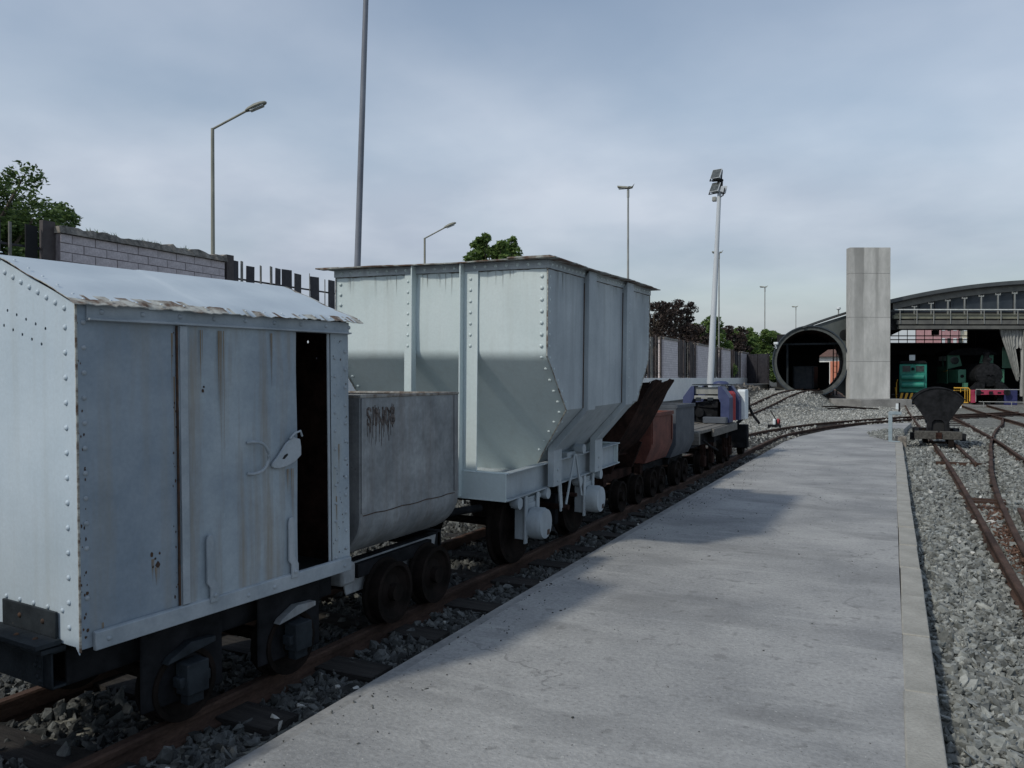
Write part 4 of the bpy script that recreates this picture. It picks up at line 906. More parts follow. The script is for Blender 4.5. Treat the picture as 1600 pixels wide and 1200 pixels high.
# ------------------------------------------------------------------ boundary wall
bwl = thing('boundary_wall', 'long grey wall of painted brick panels on a rendered base behind the wagons', 'wall', (-8.5,0,0), (0,0,R(1.12)))
obj('wall_base', G().box(-.30,.0,-3.0,57.45,-.3,1.58), M['render'], bwl, bevel=.01)
ZT = 3.35
piers = [(5.91,8.42,True),(12.9,15.4,False),(19.8,22.4,False),(26.6,29.3,False),(33.5,36.1,False),(40.4,43.5,False),(47.3,50.0,False),(54.4,57.3,False),(-1.3,1.45,False)]
def far_brick():
    m = mat('far_painted_brick', (0.67,0.615,0.62), (0.76,0.705,0.71), 3, 0.85, fine=(20,.1)); nt = m.node_tree; N = nt.nodes; L = nt.links; b = N['Principled BSDF']
    tc = N.new('ShaderNodeTexCoord'); sp = N.new('ShaderNodeSeparateXYZ'); cb = N.new('ShaderNodeCombineXYZ'); L.new(tc.outputs['Object'], sp.inputs[0])
    L.new(sp.outputs['Y'], cb.inputs[0]); L.new(sp.outputs['Z'], cb.inputs[1])
    br = N.new('ShaderNodeTexBrick'); L.new(cb.outputs[0], br.inputs['Vector']); br.inputs['Scale'].default_value = 1; br.inputs['Brick Width'].default_value = .3
    br.inputs['Row Height'].default_value = .1; br.inputs['Mortar Size'].default_value = .006; br.inputs['Color1'].default_value = (1,1,1,1); br.inputs['Color2'].default_value = (.86,.86,.86,1); br.inputs['Mortar'].default_value = (.5,.5,.5,1)
    old = b.inputs['Base Color'].links[0].from_socket; mx = N.new('ShaderNodeMixRGB'); mx.blend_type = 'MULTIPLY'; mx.inputs[0].default_value = 1
    L.new(old, mx.inputs[1]); L.new(br.outputs[0], mx.inputs[2]); L.new(mx.outputs[0], b.inputs['Base Color']); return m
MFB = far_brick()
brick_me = {}
for (a, b, near) in piers:
    core = G().box(-.26,-.030 if near else -.02,a,b,1.58,ZT-.10)
    obj('brick_panel', core, M['mortar'] if near else MFB, bwl)
    if near:
        rows = 16; rh_ = (ZT-.10-1.58)/rows
        for r in range(rows):
            off = -.15 if r % 2 else 0; y = a+off
            while y < b-.02:
                ya = max(y, a); yb = min(y+.30, b); y += .30
                ln = round(yb-ya-.011, 3)
                if ln < .04: continue
                if ln not in brick_me: brick_me[ln] = mesh('brick', G().box(-.10,0,0,ln,0,rh_-.010), M['brick'])
                inst(brick_me[ln], 'brick', bwl, (-.022+random.uniform(-.004,.005), ya+.005, 1.585+r*rh_+random.uniform(-.001,.001)), (0,0,random.uniform(-.008,.008)))
    # uneven mortar coping
    cg = G(); n = max(8, int((b-a)/.06)) if near else 10
    for i in range(n+1):
        y = a-.02+(b-a+.04)*i/n; up = ZT+(rng.random()-.5)*.035+.012*math.sin(i*.8)
        cg.v += [(.015+(rng.random()-.5)*.014,y,ZT-.098),(-.28,y,ZT-.098),(-.25,y,up),(-.02+(rng.random()-.5)*.02,y,up-.01)]
    for i in range(n):
        p = 4*i; q = p+4
        for u in range(4): v = (u+1) % 4; cg.f.append((p+u,p+v,q+v,q+u))
    cg.f += [(3,2,1,0),(4*n,4*n+1,4*n+2,4*n+3)]
    obj('coping', cg, M['coping'], bwl)
# weeds on the coping of the near brick panel
wd = G()
for k in range(60):
    y = random.choice([6.35,6.6,7.1,7.3,7.75])+random.uniform(-.08,.08); h = random.uniform(.015,.045); x = random.uniform(-.16,-.02)
    dx, dy = random.uniform(-.03,.03), random.uniform(-.05,.05)
    wd.add([(x,y,ZT-.02),(x+.006,y+.008,ZT-.02),(x+dx,y+dy,ZT+h)], [(0,1,2)])
obj('weeds', wd, M['leafg'], bwl, kind='stuff', fix=False)
# fence panels of tilted steel slats between the brick panels
def slat_geo(w, h, t=.012): return G().box(-t/2,t/2,-w/2,w/2,0,h)
spec0 = [(8.6,.14,'fencebrown',0,.0),(8.74,.10,'fence',5,.0),(8.86,.07,'fencegrey',20,.0),(9.02,.15,'fence',-6,-.5),(9.26,.09,'fencegrey',30,.3),(9.50,.10,'fencegrey',25,1.2),(9.62,.14,'fence',10,-.8),(9.86,.20,'fence',-8,.5),(10.10,.19,'fence',8,-.3),(10.40,.08,'fencegrey',40,.0),(10.56,.20,'fence',-5,1.0),(10.80,.08,'fencegrey',35,-.4),(10.98,.19,'fence',5,0),(11.22,.12,'fencegrey',30,0),(11.45,.18,'fence',0,0),(11.75,.2,'fence',10,0),(12.05,.1,'fencegrey',30,0),(12.3,.2,'fence',0,0),(12.6,.1,'fence',20,0),(12.82,.14,'fencebrown',0,0)]
spec1 = [(5.83,.15,'fencebrown',0,0),(5.64,.16,'halldark',10,0),(5.40,.05,'fencegrey',30,0),(5.22,.15,'fence',0,.0),(4.92,.16,'fence',-4,0),(4.62,.05,'fencegrey',20,0),(4.40,.17,'fence',6,0),(4.1,.05,'fence',30,0),(3.8,.16,'fence',0,0),(3.3,.16,'fence',5,0),(2.8,.12,'fence',0,0),(2.2,.2,'fence',0,0),(1.6,.15,'fencebrown',0,0)]
pool = ['fence','fencebrown','fence','fencebrown','fencegrey','fence']
def fence(y0, y1, label, spec=None, far=False):
    f = thing('metal_fence', label, 'fence', (-8.5-.0195*(y0+y1)/2, (y0+y1)/2, 1.58), (0,0,R(1.12)), 'steel slat fences between the brick panels of the wall')
    c = (y0+y1)/2
    if spec is None:
        spec = [(y0+.10,.15,'fencebrown',0,0)]; y = y0+.34
        while y < y1-.3: w = random.choice([.08,.15,.2,.2]); spec.append((y,w,random.choice(pool),random.uniform(-20,30),random.uniform(-1,1))); y += w+random.uniform(.08,.30)
        spec.append((y1-.10,.15,'fencebrown',0,0))
    for (y, w, m, rz, rx) in spec:
        o = obj('slat', slat_geo(w, (1.80 if m == 'fencebrown' else 1.72+random.uniform(-.03,.03)), .06 if m == 'fencebrown' else .012), M[m], f)
        o.location = (-.13, y-c, 0); o.rotation_euler = (R(rx),0,R(rz))
    for z in (.22, 1.48): obj('fence_rail', G().box(-.165,-.145,y0-c,y1-c,z-.012,z+.012), M['fence'], f)
    return f
fence(8.42,12.9,'tilted dark steel slats right of the near brick panel, above the box wagon roof',spec0)
fence(1.45,5.91,'dark steel slats left of the near brick panel, in front of the leafy tree',spec1)
for (a, b, l) in ((29.3,33.5,'steel slat fence nearest the hopper wagon right edge, under the copper tree'),(36.1,40.4,'steel slat fence between the two widest distant brick panels'),(43.5,47.3,'steel slat fence just right of the pale floodlight mast'),(50.0,54.4,'steel slat fence farthest along the wall near the tunnel'),(15.4,19.8,None),(22.4,26.6,None)):
    if l: fence(a, b, l)
# ------------------------------------------------------------------ concrete tower and its slab
HA = R(26.6)   # the shed, tower and slab share one direction, turned from that of the tracks
def HP(u, v, z=0.0): return (u*math.cos(HA)-v*math.sin(HA), 56+u*math.sin(HA)+v*math.cos(HA), z)
tw = thing('concrete_tower', 'tall plain concrete tower slab with dark rain stains beside the tunnel', 'tower', HP(-2.62,-1.25,.30), (0,0,HA))
def towermat():
    m = M['towerc'].copy(); nt = m.node_tree; N = nt.nodes; L = nt.links; b = N['Principled BSDF']
    old = b.inputs['Base Color'].links[0].from_socket; tc = N.new('ShaderNodeTexCoord'); sp = N.new('ShaderNodeSeparateXYZ'); L.new(tc.outputs['Object'], sp.inputs[0])
    # water stains: run-off bands at fixed places across the face, broken up by noise, strongest near the top
    n = N.new('ShaderNodeTexNoise'); mp = N.new('ShaderNodeMapping'); mp.inputs['Scale'].default_value = (7,7,.5); L.new(tc.outputs['Object'], mp.inputs[0]); L.new(mp.outputs[0], n.inputs['Vector']); n.inputs['Scale'].default_value = 1.5; n.inputs['Detail'].default_value = 6
    ad = N.new('ShaderNodeMath'); ad.operation = 'MULTIPLY_ADD'; ad.inputs[1].default_value = .28; L.new(n.outputs['Fac'], ad.inputs[0]); L.new(sp.outputs['X'], ad.inputs[2])
    r = N.new('ShaderNodeValToRGB'); mr = N.new('ShaderNodeMapRange'); mr.inputs['From Min'].default_value = -1.15; mr.inputs['From Max'].default_value = 1.45; L.new(ad.outputs[0], mr.inputs[0]); L.new(mr.outputs[0], r.inputs[0])
    e = r.color_ramp.elements; e[0].position = 0.0; e[0].color = (.45,.45,.45,1); e[1].position = 1; e[1].color = (.25,.25,.25,1)
    for p, c in ((.10,.30),(.14,.85),(.33,.95),(.36,.12),(.56,.0),(.60,.10),(.63,.62),(.68,.55),(.71,.10),(.90,.05)): q = e.new(p); q.color = (c,c,c,1)
    hz = N.new('ShaderNodeMapRange'); hz.inputs['From Min'].default_value = 1.0; hz.inputs['From Max'].default_value = 9.4; hz.inputs['To Min'].default_value = .22; hz.inputs['To Max'].default_value = .85; L.new(sp.outputs['Z'], hz.inputs[0])
    mu = N.new('ShaderNodeMath'); mu.operation = 'MULTIPLY'; L.new(r.outputs[0], mu.inputs[0]); L.new(hz.outputs[0], mu.inputs[1])
    mx = N.new('ShaderNodeMixRGB'); L.new(mu.outputs[0], mx.inputs[0]); L.new(old, mx.inputs[1]); mx.inputs[2].default_value = (.22,.222,.212,1); L.new(mx.outputs[0], b.inputs['Base Color']); return m
MT = towermat()
for (a, b) in ((0,2.28),(2.30,5.00),(5.02,7.70),(7.72,9.30)): obj('concrete_lift', G().box(-1.245,1.245,0,.55,a,b), MT, tw, bevel=.005)
obj('joint_core', G().box(-1.235,1.235,.012,.538,0,9.25), M['slabc'], tw)
pad = obj('tower_slab', G().add([HP(u,v,z) for z in (-.4,.30) for (u,v) in ((-4.6,3),(-4.6,.4),(-4.9,-1.0),(-3.7,-2.4),(-.75,-2.7),(-.75,3))], [(5,4,3,2,1,0),(6,7,8,9,10,11)]+[(i,(i+1)%6,6+(i+1)%6,6+i) for i in range(6)]), M['slabc'], kind='structure', bevel=.03); pad['label'] = 'raised grey concrete slab under the tower'
pad2 = obj('hall_apron', G().add([HP(u,v,z) for z in (-.4,-.125) for (u,v) in ((-.74,-2.2),(27,-2.2),(44,36),(15.5,36))], [(3,2,1,0),(4,5,6,7),(0,1,5,4),(1,2,6,5),(2,3,7,6),(3,0,4,7)]), M['slabc'], kind='structure'); pad2['label'] = 'flat concrete apron at the shed entrance'
# ------------------------------------------------------------------ shed with the arched roof
hall = thing('engine_shed', 'wide dark engine shed with low arched roof right of the tower', 'building', (0,56,0), (0,0,HA))
SK = .46   # the shed runs back parallel to the tracks, its front is cut at an angle
def archz(x, off=0): return 7.80-off-0.00643*abs(x-11)**2.155
def roofband(x0, x1, o0, o1, ya, yb, n=40):
    g = G(); xs = np.linspace(x0, x1, n+1)
    for x in xs: g.v += [(x+SK*ya,ya,archz(x,o0)),(x+SK*ya,ya,archz(x,o1)),(x+SK*yb,yb,archz(x,o1)),(x+SK*yb,yb,archz(x,o0))]
    for i in range(n):
        p = 4*i; q = p+4
        for u in range(4): v = (u+1)%4; g.f.append((p+u,p+v,q+v,q+u))
    g.f += [(3,2,1,0),(4*n,4*n+1,4*n+2,4*n+3)]
    return g
def hobj(name, g, m, **k): return obj(name, g, M[m], hall, **k)
hobj('roof', roofband(-.9,28,-.02,.22,-.25,34), 'hallmetal', smooth=30)
hobj('roof_edge', roofband(-6.3,-.9,-.02,.10,-.05,.5), 'hallmetal', smooth=30)
hobj('roof_fascia', roofband(-.6,28,.26,.64,.0,.2), 'hallbeam', smooth=30)
hobj('roof_gutter', roofband(-.6,28,.215,.262,-.27,-.05), 'halldark', smooth=30)
for k in range(27):
    x0, x1 = -.8+1.0*k+.03, -.8+1.0*k+.98
    hobj('infill_panel', G().add([(x0,.3,5.2),(x1,.3,5.2),(x1,.3,archz(x1,.60)),(x0,.3,archz(x0,.60)),(x0,.34,5.2),(x1,.34,5.2),(x1,.34,archz(x1,.60)),(x0,.34,archz(x0,.60))],[(0,1,2,3),(7,6,5,4),(0,4,5,1),(1,5,6,2),(2,6,7,3),(3,7,4,0)]), 'hallpanel')
# wall panel between tower and tunnel, cut round the tunnel ring
RC = (-5.85, 2.62, 2.24)
xa = list(np.linspace(-5.9,-.8,12))
g = G(); pts = [(x, archz(x,.22)) for x in xa[::-1]] + [(RC[0]+(RC[2]-.04)*math.cos(R(a)), RC[1]+(RC[2]-.04)*math.sin(R(a))) for a in range(88,-50,-8)] + [(-3.2,.25),(-.8,.25)]
g.prism(pts, 'y', .12, .22); hobj('side_wall', g, 'sidewall')
hobj('wall_vent', G().lathe([(.34,0),(.34,.03),(.28,.04)], (-3.60,.12,4.30), (0,-1,0), 20), 'halldark')
post_me = mesh('roof_post', G().box(-.035,.035,-.035,.035,0,1).box(-.16,.16,-.03,.03,.95,.985).box(-.16,-.12,-.03,.03,.985,1.02).box(.12,.16,-.03,.03,.985,1.02), M['galv'])
for k in range(16):
    x = .57+1.053*k; zt = archz(x,.62)
    inst(post_me, 'roof_post', hall, (x,-.35,5.0), (0,0,0), (1,1,zt-.10-5.0))
hobj('white_handrail', G().cyl((-.78,-.6,5.83),(24,-.6,5.83),.045,n=8), 'pipewhite', smooth=50)
hobj('lower_rail', G().cyl((-.78,-.62,5.55),(24,-.62,5.55),.03,n=6), 'hallbeamw', smooth=50)
hobj('gallery_beam', G().box(-.78,24,-.55,-.3,5.28,5.50), 'hallbeamw')
hobj('gallery_back', G().box(-.78,24,-.05,.1,4.6,5.75), 'halldark')
hobj('middle_beam', G().box(-.6,24,-.6,-.4,4.93,5.18), 'hallbeam')
hobj('lintel_beam', G().box(-.5,24,-.6,-.35,4.64,4.85), 'hallbeam')
for k in range(20): x = -.50+1.053*k; hobj('gallery_bracket', G().box(x,x+.04,-.68,-.63,4.95,5.82), 'galv')
hobj('interior_wall', G().add([(-.8,.4,-.1),(-.65,.4,-.1),(-.65+SK*33.6,34,-.1),(-.8+SK*33.6,34,-.1),(-.8,.4,6.3),(-.65,.4,6.3),(-.65+SK*33.6,34,6.3),(-.8+SK*33.6,34,6.3)],[(0,1,2,3),(7,6,5,4),(0,4,5,1),(1,5,6,2),(2,6,7,3),(3,7,4,0)]), 'halldark')
hobj('interior_wall', G().box(40,40.2,0,34,-.1,6.0), 'halldark')
hobj('back_wall', G().box(13.2,40,30,30.2,-.1,5.12), 'halldark')
hobj('back_wall', G().box(21.7,40,30,30.2,4.98,7.8), 'halldark')
hobj('back_wall', G().box(13.2,21.7,30,30.2,6.75,7.8), 'halldark')
hobj('mezzanine', G().box(9.6,40,22,22.2,3.7,4.2), 'halldark')
g = G()
for z in (5.28,5.66): g.box(12.6,22,28,28.06,z,z+.10)
for k in range(11): x = 12.8+.85*k; g.box(x,x+.05,28,28.05,4.3,6.9)
hobj('mezzanine_rail', g, 'halldark', kind='stuff')
hobj('roof_brace', G().prism([(13.1,5.0),(13.1,6.76),(15.6,6.76),(13.6,5.8)], 'y', 29.6, 29.8), 'halldark')
hobj('hanging_lamp', G().box(10.6,11.1,16,16.3,5.15,5.55), 'halldark')
cur = thing('strip_curtain', 'grey translucent plastic curtain gathered to a point at the shed opening', 'curtain', HP(6.07,-.25,4.62), (0,0,HA))
MCu = mat('curtain_plastic', (0.22,0.23,0.225), (0.40,0.41,0.395), 3, 0.45, stretch=(6,1,.5)); 
def drape(edge, n=34, m=14):
    g = G()
    for i in range(m+1):
        t = i/m; a, b, z = edge(t)
        for k in range(n+1):
            f = k/n; g.v.append((a+(b-a)*f, .07*math.sin(f*n*.9)+.02*math.sin(t*9+f*5), z if not callable(z) else z(f)))
    for i in range(m):
        for k in range(n): p = i*(n+1)+k; g.f.append((p,p+1,p+n+2,p+n+1))
    return g
def zz(t, lo): return lambda f: -t*(lo(f))
obj('curtain_sheet', drape(lambda t: (-.05+1.0*t**1.15, .75+.45*t, zz(t, lambda f: 2.9+.35*math.sin(f*3.1)))), MCu, cur, smooth=60, fix=False)
obj('curtain_sheet', drape(lambda t: (.70, 1.62, zz(t, lambda f: 1.1+.12*math.sin(f*23))), 30, 6), MCu, cur, smooth=60, fix=False)
obj('curtain_sheet', drape(lambda t: (1.28-.05*t, 1.62, zz(t, lambda f: 4.2)), 14, 8), MCu, cur, smooth=60, fix=False)
obj('curtain_rail', G().cyl((-.1,0,.03),(1.7,0,.03),.03,n=6), M['galv'], cur)
gp = thing('green_panel', 'dark green board hanging behind the plastic curtain', 'board', HP(6.9,.3,2.2), (0,0,HA))
obj('board', G().box(-.35,.40,0,.05,0,1.35), M['boardgreen'], gp, bevel=.01)
pst = thing('shed_post', 'pale steel post at the right edge of the shed opening', 'post', HP(7.45,-.5,-.1), (0,0,HA))
obj('post_body', G().box(-.07,.07,-.07,.07,0,4.7), M['galv'], pst, bevel=.01)
hv = thing('safety_vest', 'bright yellow green safety vest hanging by the shed post', 'vest', HP(7.62,-.9,.9), (0,0,HA))
obj('cloth', G().prism([(-.14,-.35),(.16,-.35),(.17,.28),(.08,.36),(.0,.28),(-.08,.36),(-.15,.28)], 'y', -.04, .04), M['hiviz'], hv, bevel=.02)
# building far behind, seen through the gap of the shed
fb = thing('apartment_block', 'pink and cream apartment block seen through the shed gallery opening', 'building', (8.3,148,0), (0,0,R(26))); fb.scale = (.72,1,1)
MP = mat('pink_render', (0.42,0.24,0.25), (0.50,0.29,0.30), 2, 0.9); MC = mat('cream_render', (0.62,0.58,0.45), (0.70,0.66,0.52), 2, .9)
obj('wall', G().box(-4.3,.2,0,8,0,11), MP, fb); obj('wall', G().box(.2,5,0.4,8,0,12), MC, fb)
for r in range(4):
    for c in range(7):
        x = -4.0+1.3*c; m = M['glassdark'] if c % 2 else M['whiteplain']
        obj('window', G().box(x,x+.75,-.05+(.4 if x > .2 else 0),.1+(.4 if x > .2 else 0),2.0+2.4*r,3.2+2.4*r), m, fb)
# ------------------------------------------------------------------ round tunnel
tn = thing('round_tunnel', 'short round steel tunnel mouth left of the concrete tower', 'tunnel', (HP(-5.85,.0)[0],HP(-5.85,.0)[1],2.62), (0,0,R(6)))
def ringgeo(ro, ri, ya, yb, n=64):
    g = G()
    for i in range(n):
        a = 2*math.pi*i/n; c, s = math.cos(a), math.sin(a)
        g.v += [(ro*c,ya,ro*s),(ri*c,ya,ri*s),(ri*c,yb,ri*s),(ro*c,yb,ro*s)]
    for i in range(n):
        p = 4*i; q = 4*((i+1)%n)
        for u in range(4): v = (u+1)%4; g.f.append((p+u,q+u,q+v,p+v))
    return g
obj('tunnel_rim', ringgeo(2.27,2.20,-.12,.35), M['hallpanel'], tn, smooth=30)
obj('tunnel_rim', ringgeo(2.197,1.99,0,.6), M['ring'], tn, smooth=30)
obj('tunnel_tube', ringgeo(2.15,2.07,.61,9), M['halldark'], tn, smooth=30)
obj('door_lintel', G().box(-1.8,1.8,.9,1.0,1.08,1.20), M['bluedark'], tn); obj('door_post', G().box(-1.42,-1.30,.9,1.0,-1.8,1.08), M['bluedark'], tn)
obj('rear_screen', G().prism([(-2.25,-2.2),(1.40,-2.2),(1.40,.12),(.72,.12),(.72,.58),(1.30,1.02),(2.25,1.08),(2.25,2.2),(-2.25,2.2)], 'y', 9.0, 9.1), M['halldark'], tn)
cam2 = thing('security_camera', 'small white camera fixed on the left rim of the round tunnel', 'camera', (HP(-8.05,-.2)[0],HP(-8.05,-.2)[1],3.72))
obj('housing', G().box(-.13,.13,-.25,.1,-.06,.10), M['whiteplain'], cam2, bevel=.03); obj('bracket', G().box(-.03,.03,-.05,.05,-.3,-.06), M['whiteplain'], cam2)
roofcam = thing('roof_siren', 'small pale siren on a short stand on the shed roof edge', 'siren', HP(-4.05,0,archz(-4.05)))
obj('stand', G().cyl((0,0,0),(0,0,.30),.04,n=8), M['galv'], roofcam); obj('horn', G().lathe([(.05,0),(.13,.05),(.13,.15),(.05,.2)], (0,0,.28), (0,0,1), 12), M['whiteplain'], roofcam, smooth=40)
wv = thing('box_car', 'dark grey van wagon parked inside the round tunnel', 'wagon', (-6.05,58.0,.45))
obj('car_body', G().box(-.75,.62,0,3,.35,1.95), M['darktub'], wv, bevel=.05)
for xx_ in (-.70,.5): obj('end_strap', G().box(xx_,xx_+.06,-.02,-.003,.4,1.9), M['bluedark'], wv)
obj('buffer_beam', G().box(-.7,.55,-.12,-.02,.15,.36).cyl((-.45,-.12,.28),(-.45,-.25,.28),.10,n=14).cyl((.30,-.12,.28),(.30,-.25,.28),.10,n=14), M['blackiron'], wv, smooth=40)
sw = thing('salmon_wall', 'salmon pink wall standing behind the round tunnel', 'wall', (-3.35,68,.3))
obj('wall_face', G().box(-1.80,2.0,0,.3,0,2.6), M['salmon'], sw)
ld = thing('ladder', 'thin dark steel ladder inside the right side of the tunnel', 'ladder', (-4.05,56.0,.45))
g = G().cyl((0,0,0),(0,0,3.4),.035,n=6).cyl((.22,0,0),(.22,0,3.4),.035,n=6)
for k in range(8): g.cyl((0,0,.4*k+.3),(.22,0,.4*k+.3),.015,n=5)
obj('ladder_frame', g, M['blackiron'], ld)
hb = thing('tiled_house', 'white house with brown tiled roof glimpsed through the tunnel', 'house', (-6.2,98,0))
obj('wall', G().box(-3,6,0,6,0,4.0), M['render'], hb); obj('roof', G().add([(-3.4,-.5,4.0),(6.4,-.5,4.0),(6.4,6.5,4.0),(-3.4,6.5,4.0),(-2.5,3,5.4),(5.5,3,5.4)],[(0,1,5,4),(1,2,5),(2,3,4,5),(3,0,4),(3,2,1,0)]), mat('brown_tiles',(0.10,0.06,0.05),(0.16,0.09,0.07),6,.9), hb)
for k in range(6): obj('window', G().box(-2.4+1.4*k,-1.7+1.4*k,-.06,.02,2.4,3.4), M['whiteplain'], hb)
# dark mesh screen between wall end and tunnel
sc = thing('mesh_screen', 'dark mesh screen closing the gap between brick wall and tunnel', 'screen', (-8.75,55.8,.4), (0,0,R(-38)))
obj('mesh_sheet', G().box(-1.25,1.0,0,.03,0,2.8), M['fence'], sc)
for k in range(3): obj('screen_post', G().cyl((-1.1+1.0*k,-.05,0),(-1.1+1.0*k,-.05,2.85),.035,n=8), M['fence'], sc)
lb = thing('loading_bank', 'low dark retaining wall with rubble on top in front of the mesh screen', 'wall', (-8.3,47,0))
obj('bank_wall', G().prism([(-.6,4.0),(.35,7.6),(.2,8.4),(-1.4,8.4),(-1.2,4.0)], 'z', -.1, 1.12), M['coping'], lb, bevel=.03)
obj('bank_cap', G().prism([(-.7,3.9),(.42,7.6),(.25,8.6),(-1.5,8.6),(-1.3,3.9)], 'z', 1.12, 1.2), M['slabc'], lb, bevel=.02)
px_, sx_ = field(-9.6,-7.9,40,58.5,420,.06,.20,None,zo=.02)
stones('rubble', px_, sx_, 'dark rubble heaped along the foot of the wall near the tunnel', M['coping'])
mk = thing('track_marker', 'short pale concrete marker stump beside the track into the tunnel', 'marker', (-7.35,52.3,.3))
obj('stump', G().box(-.16,.16,-.1,.1,0,.62), M['edgec'], mk, bevel=.02)
# ------------------------------------------------------------------ green diesel
gd = thing('shunting_engine', 'small green shunting engine with yellow and black stripes at the shed mouth', 'locomotive', (.62,57.2,-.12))
obj('cab_body', G().box(-.80,.80,.25,5,.75,2.62), M['greenloco'], gd, bevel=.06)
obj('cab_roof', G().prism([(-.84,2.62),(.84,2.62),(.70,2.80),(-.70,2.80)], 'y', .15, 5), M['blackiron'], gd, bevel=.03)
for (a, b) in ((-.60,-.14),(.16,.64)):
    o = obj('window', G().box(a-.04,b+.04,.215,.249,2.06,2.52), M['greenloco'], gd, bevel=.01); obj('pane', G().box(a,b,.20,.214,2.10,2.48), M['glassdark'], o)
for z in (1.90-.14, 1.25): obj('air_tank', G().cyl((-.66,.10,z),(.62,.10,z),.18,n=20), M['greenloco'], gd, smooth=40)
obj('lamp_box', G().box(-.22,.12,.1,.35,2.82,3.18), M['whiteplain'], gd, bevel=.03)
obj('headlight', G().lathe([(.09,0),(.1,.05),(.06,.07)], (0,.22,2.28), (0,-1,0), 14), M['blackiron'], gd)
bb = obj('buffer_beam', G().box(-.85,.85,0,.25,.12,.74), M['blackiron'], gd, bevel=.01)
for k in range(6):
    x = -.84+.28*k; obj('hazard_stripe', G().prism([(x,.13),(x+.14,.13),(x+.30,.73),(x+.16,.73)], 'y', -.012, -.001), M['yellow'], gd)
obj('handrail', G().tube([(-.95,.1,.3),(-.95,.1,1.4),(-.88,.2,1.6)], .03).tube([(-.95,.2,.3),(-1.0,.2,1.1)], .05), M['yellow'], gd, smooth=50)
for y in (1.2, 3.2):
    for s in (-1,1): inst(wheel_mesh(.34), 'wheel', gd, (s*.5,y,.36), (0,0,0 if s > 0 else math.pi))
# ------------------------------------------------------------------ steam engine
st = thing('steam_locomotive', 'black and green steam engine with crimson buffer beam inside the shed', 'locomotive', (5.0,58.3,-.12), (0,0,R(12))); st.scale = (1.13,1.13,1.10)
obj('smokebox', G().lathe([(.02,-.10),(.30,-.08),(.50,-.02),(.56,.0),(.66,.02),(.66,.10),(.70,.12),(.70,3.4)], (0,.2,1.72), (0,1,0), 36), M['blackiron'], st, smooth=30)
obj('door_handle', G().cyl((-.18,.07,1.72),(.18,.07,1.72),.02,n=6).cyl((0,.02,1.72),(0,.12,1.72),.05,n=10), M['blackiron'], st)
obj('chimney', G().lathe([(.20,0),(.15,.1),(.15,.5),(.21,.62),(.19,.66)], (0,.75,2.38), (0,0,1), 20), M['blackiron'], st, smooth=40)
obj('headlamp', G().lathe([(.09,0),(.11,.1),(.08,.12)], (-.0,.25,2.62), (0,-1,0), 14), M['blackiron'], st, smooth=40)
for s in (-1, 1):
    a, b = sorted((s*.52, s*1.18))
    cf = obj('cab_front', G().prism([(s*.45,2.30),(s*1.22,2.10),(s*1.25,2.95),(s*.62,3.05)], 'y', 3.6, 3.66), M['greensteam'], st)
    obj('round_window', G().lathe([(.24,0),(.24,.03),(.2,.035)], (s*.86,3.6,2.62), (0,-1,0), 20), M['glassdark'], cf)
    obj('window_ring', ringgeo(.29,.235,0,.02,24), M['greensteam'], cf).location = (s*.86,3.57,2.62)
    a, b = sorted((s*.78, s*1.2)); tk = obj('side_tank', G().box(a,b,1.6,3.6,1.25,2.05), M['greensteam'], st, bevel=.03)
    obj('tank_hatch', G().lathe([(.09,0),(.1,.04),(.05,.05)], (s*1.0,1.6,1.65), (0,-1,0), 12), M['blackiron'], tk)
    obj('tank_step', G().box(min(s*.80,s*1.0),max(s*.80,s*1.0),1.2,1.6,.85,1.25), M['greensteam'], st)
    obj('skirt_plate', G().prism([(s*.25,1.35),(s*.62,1.30),(s*1.02,.86),(s*.30,.86)], 'y', .05, .5), M['blackiron'], st)
    obj('buffer', G().lathe([(.09,0),(.09,.25),(.17,.26),(.17,.32)], (s*.72,-.05,.72), (0,-1,0), 18), M['blackiron'], st, smooth=40)
    obj('buffer_post', G().box(min(s*.75,s*.98),max(s*.75,s*.98),.0,.3,.12,.58), M['crimson'], st)
obj('cab_roof', G().prism([(-1.32,2.95)]+[(1.34*math.sin(R(a)), 2.90+.50*math.cos(R(a))) for a in range(-78,79,12)]+[(1.32,2.95)], 'y', 3.3, 6.2), M['blackiron'], st)
obj('cab_side', G().box(-1.25,-1.21,3.66,6,1.2,2.28).box(-1.25,-1.21,3.66,3.9,2.28,2.95).box(-1.25,-1.21,4.6,4.75,2.28,2.95), M['greensteam'], st)
obj('cab_window', G().box(-1.262,-1.252,3.92,4.56,2.62,2.92).box(-1.262,-1.252,4.78,5.5,2.62,2.92), M['lampglass'], st)
obj('buffer_beam', G().box(-1.02,1.02,0,.12,.58,.86), M['crimson'], st, bevel=.01)
obj('coupling_hook', G().box(-.08,.08,-.15,0,.60,.78).box(-.52,-.35,-.03,-.001,.66,.74).box(.35,.52,-.03,-.001,.66,.74), M['blackiron'], st)
obj('front_plate', G().box(-.98,.98,.02,.3,.84,.90), M['blackiron'], st)
obj('brass_rail', G().tube([(-1.27,3.6,2.0),(-1.27,4.4,1.95)], .03), M['yellow'], st)
for y in (1.2, 2.4, 3.6):
    for s in (-1,1): inst(wheel_mesh(.5), 'wheel', st, (s*.5,y,.52), (0,0,0 if s > 0 else math.pi))
nb = thing('navy_crate', 'low navy blue box standing beside the steam engine', 'box', (6.1,58.4,-.12))
obj('box_body', G().box(-.35,.35,0,.6,0,.95), M['navy'], nb, bevel=.02); obj('box_lid', G().box(-.37,.37,-.02,.62,.955,1.0), M['navy'], nb)
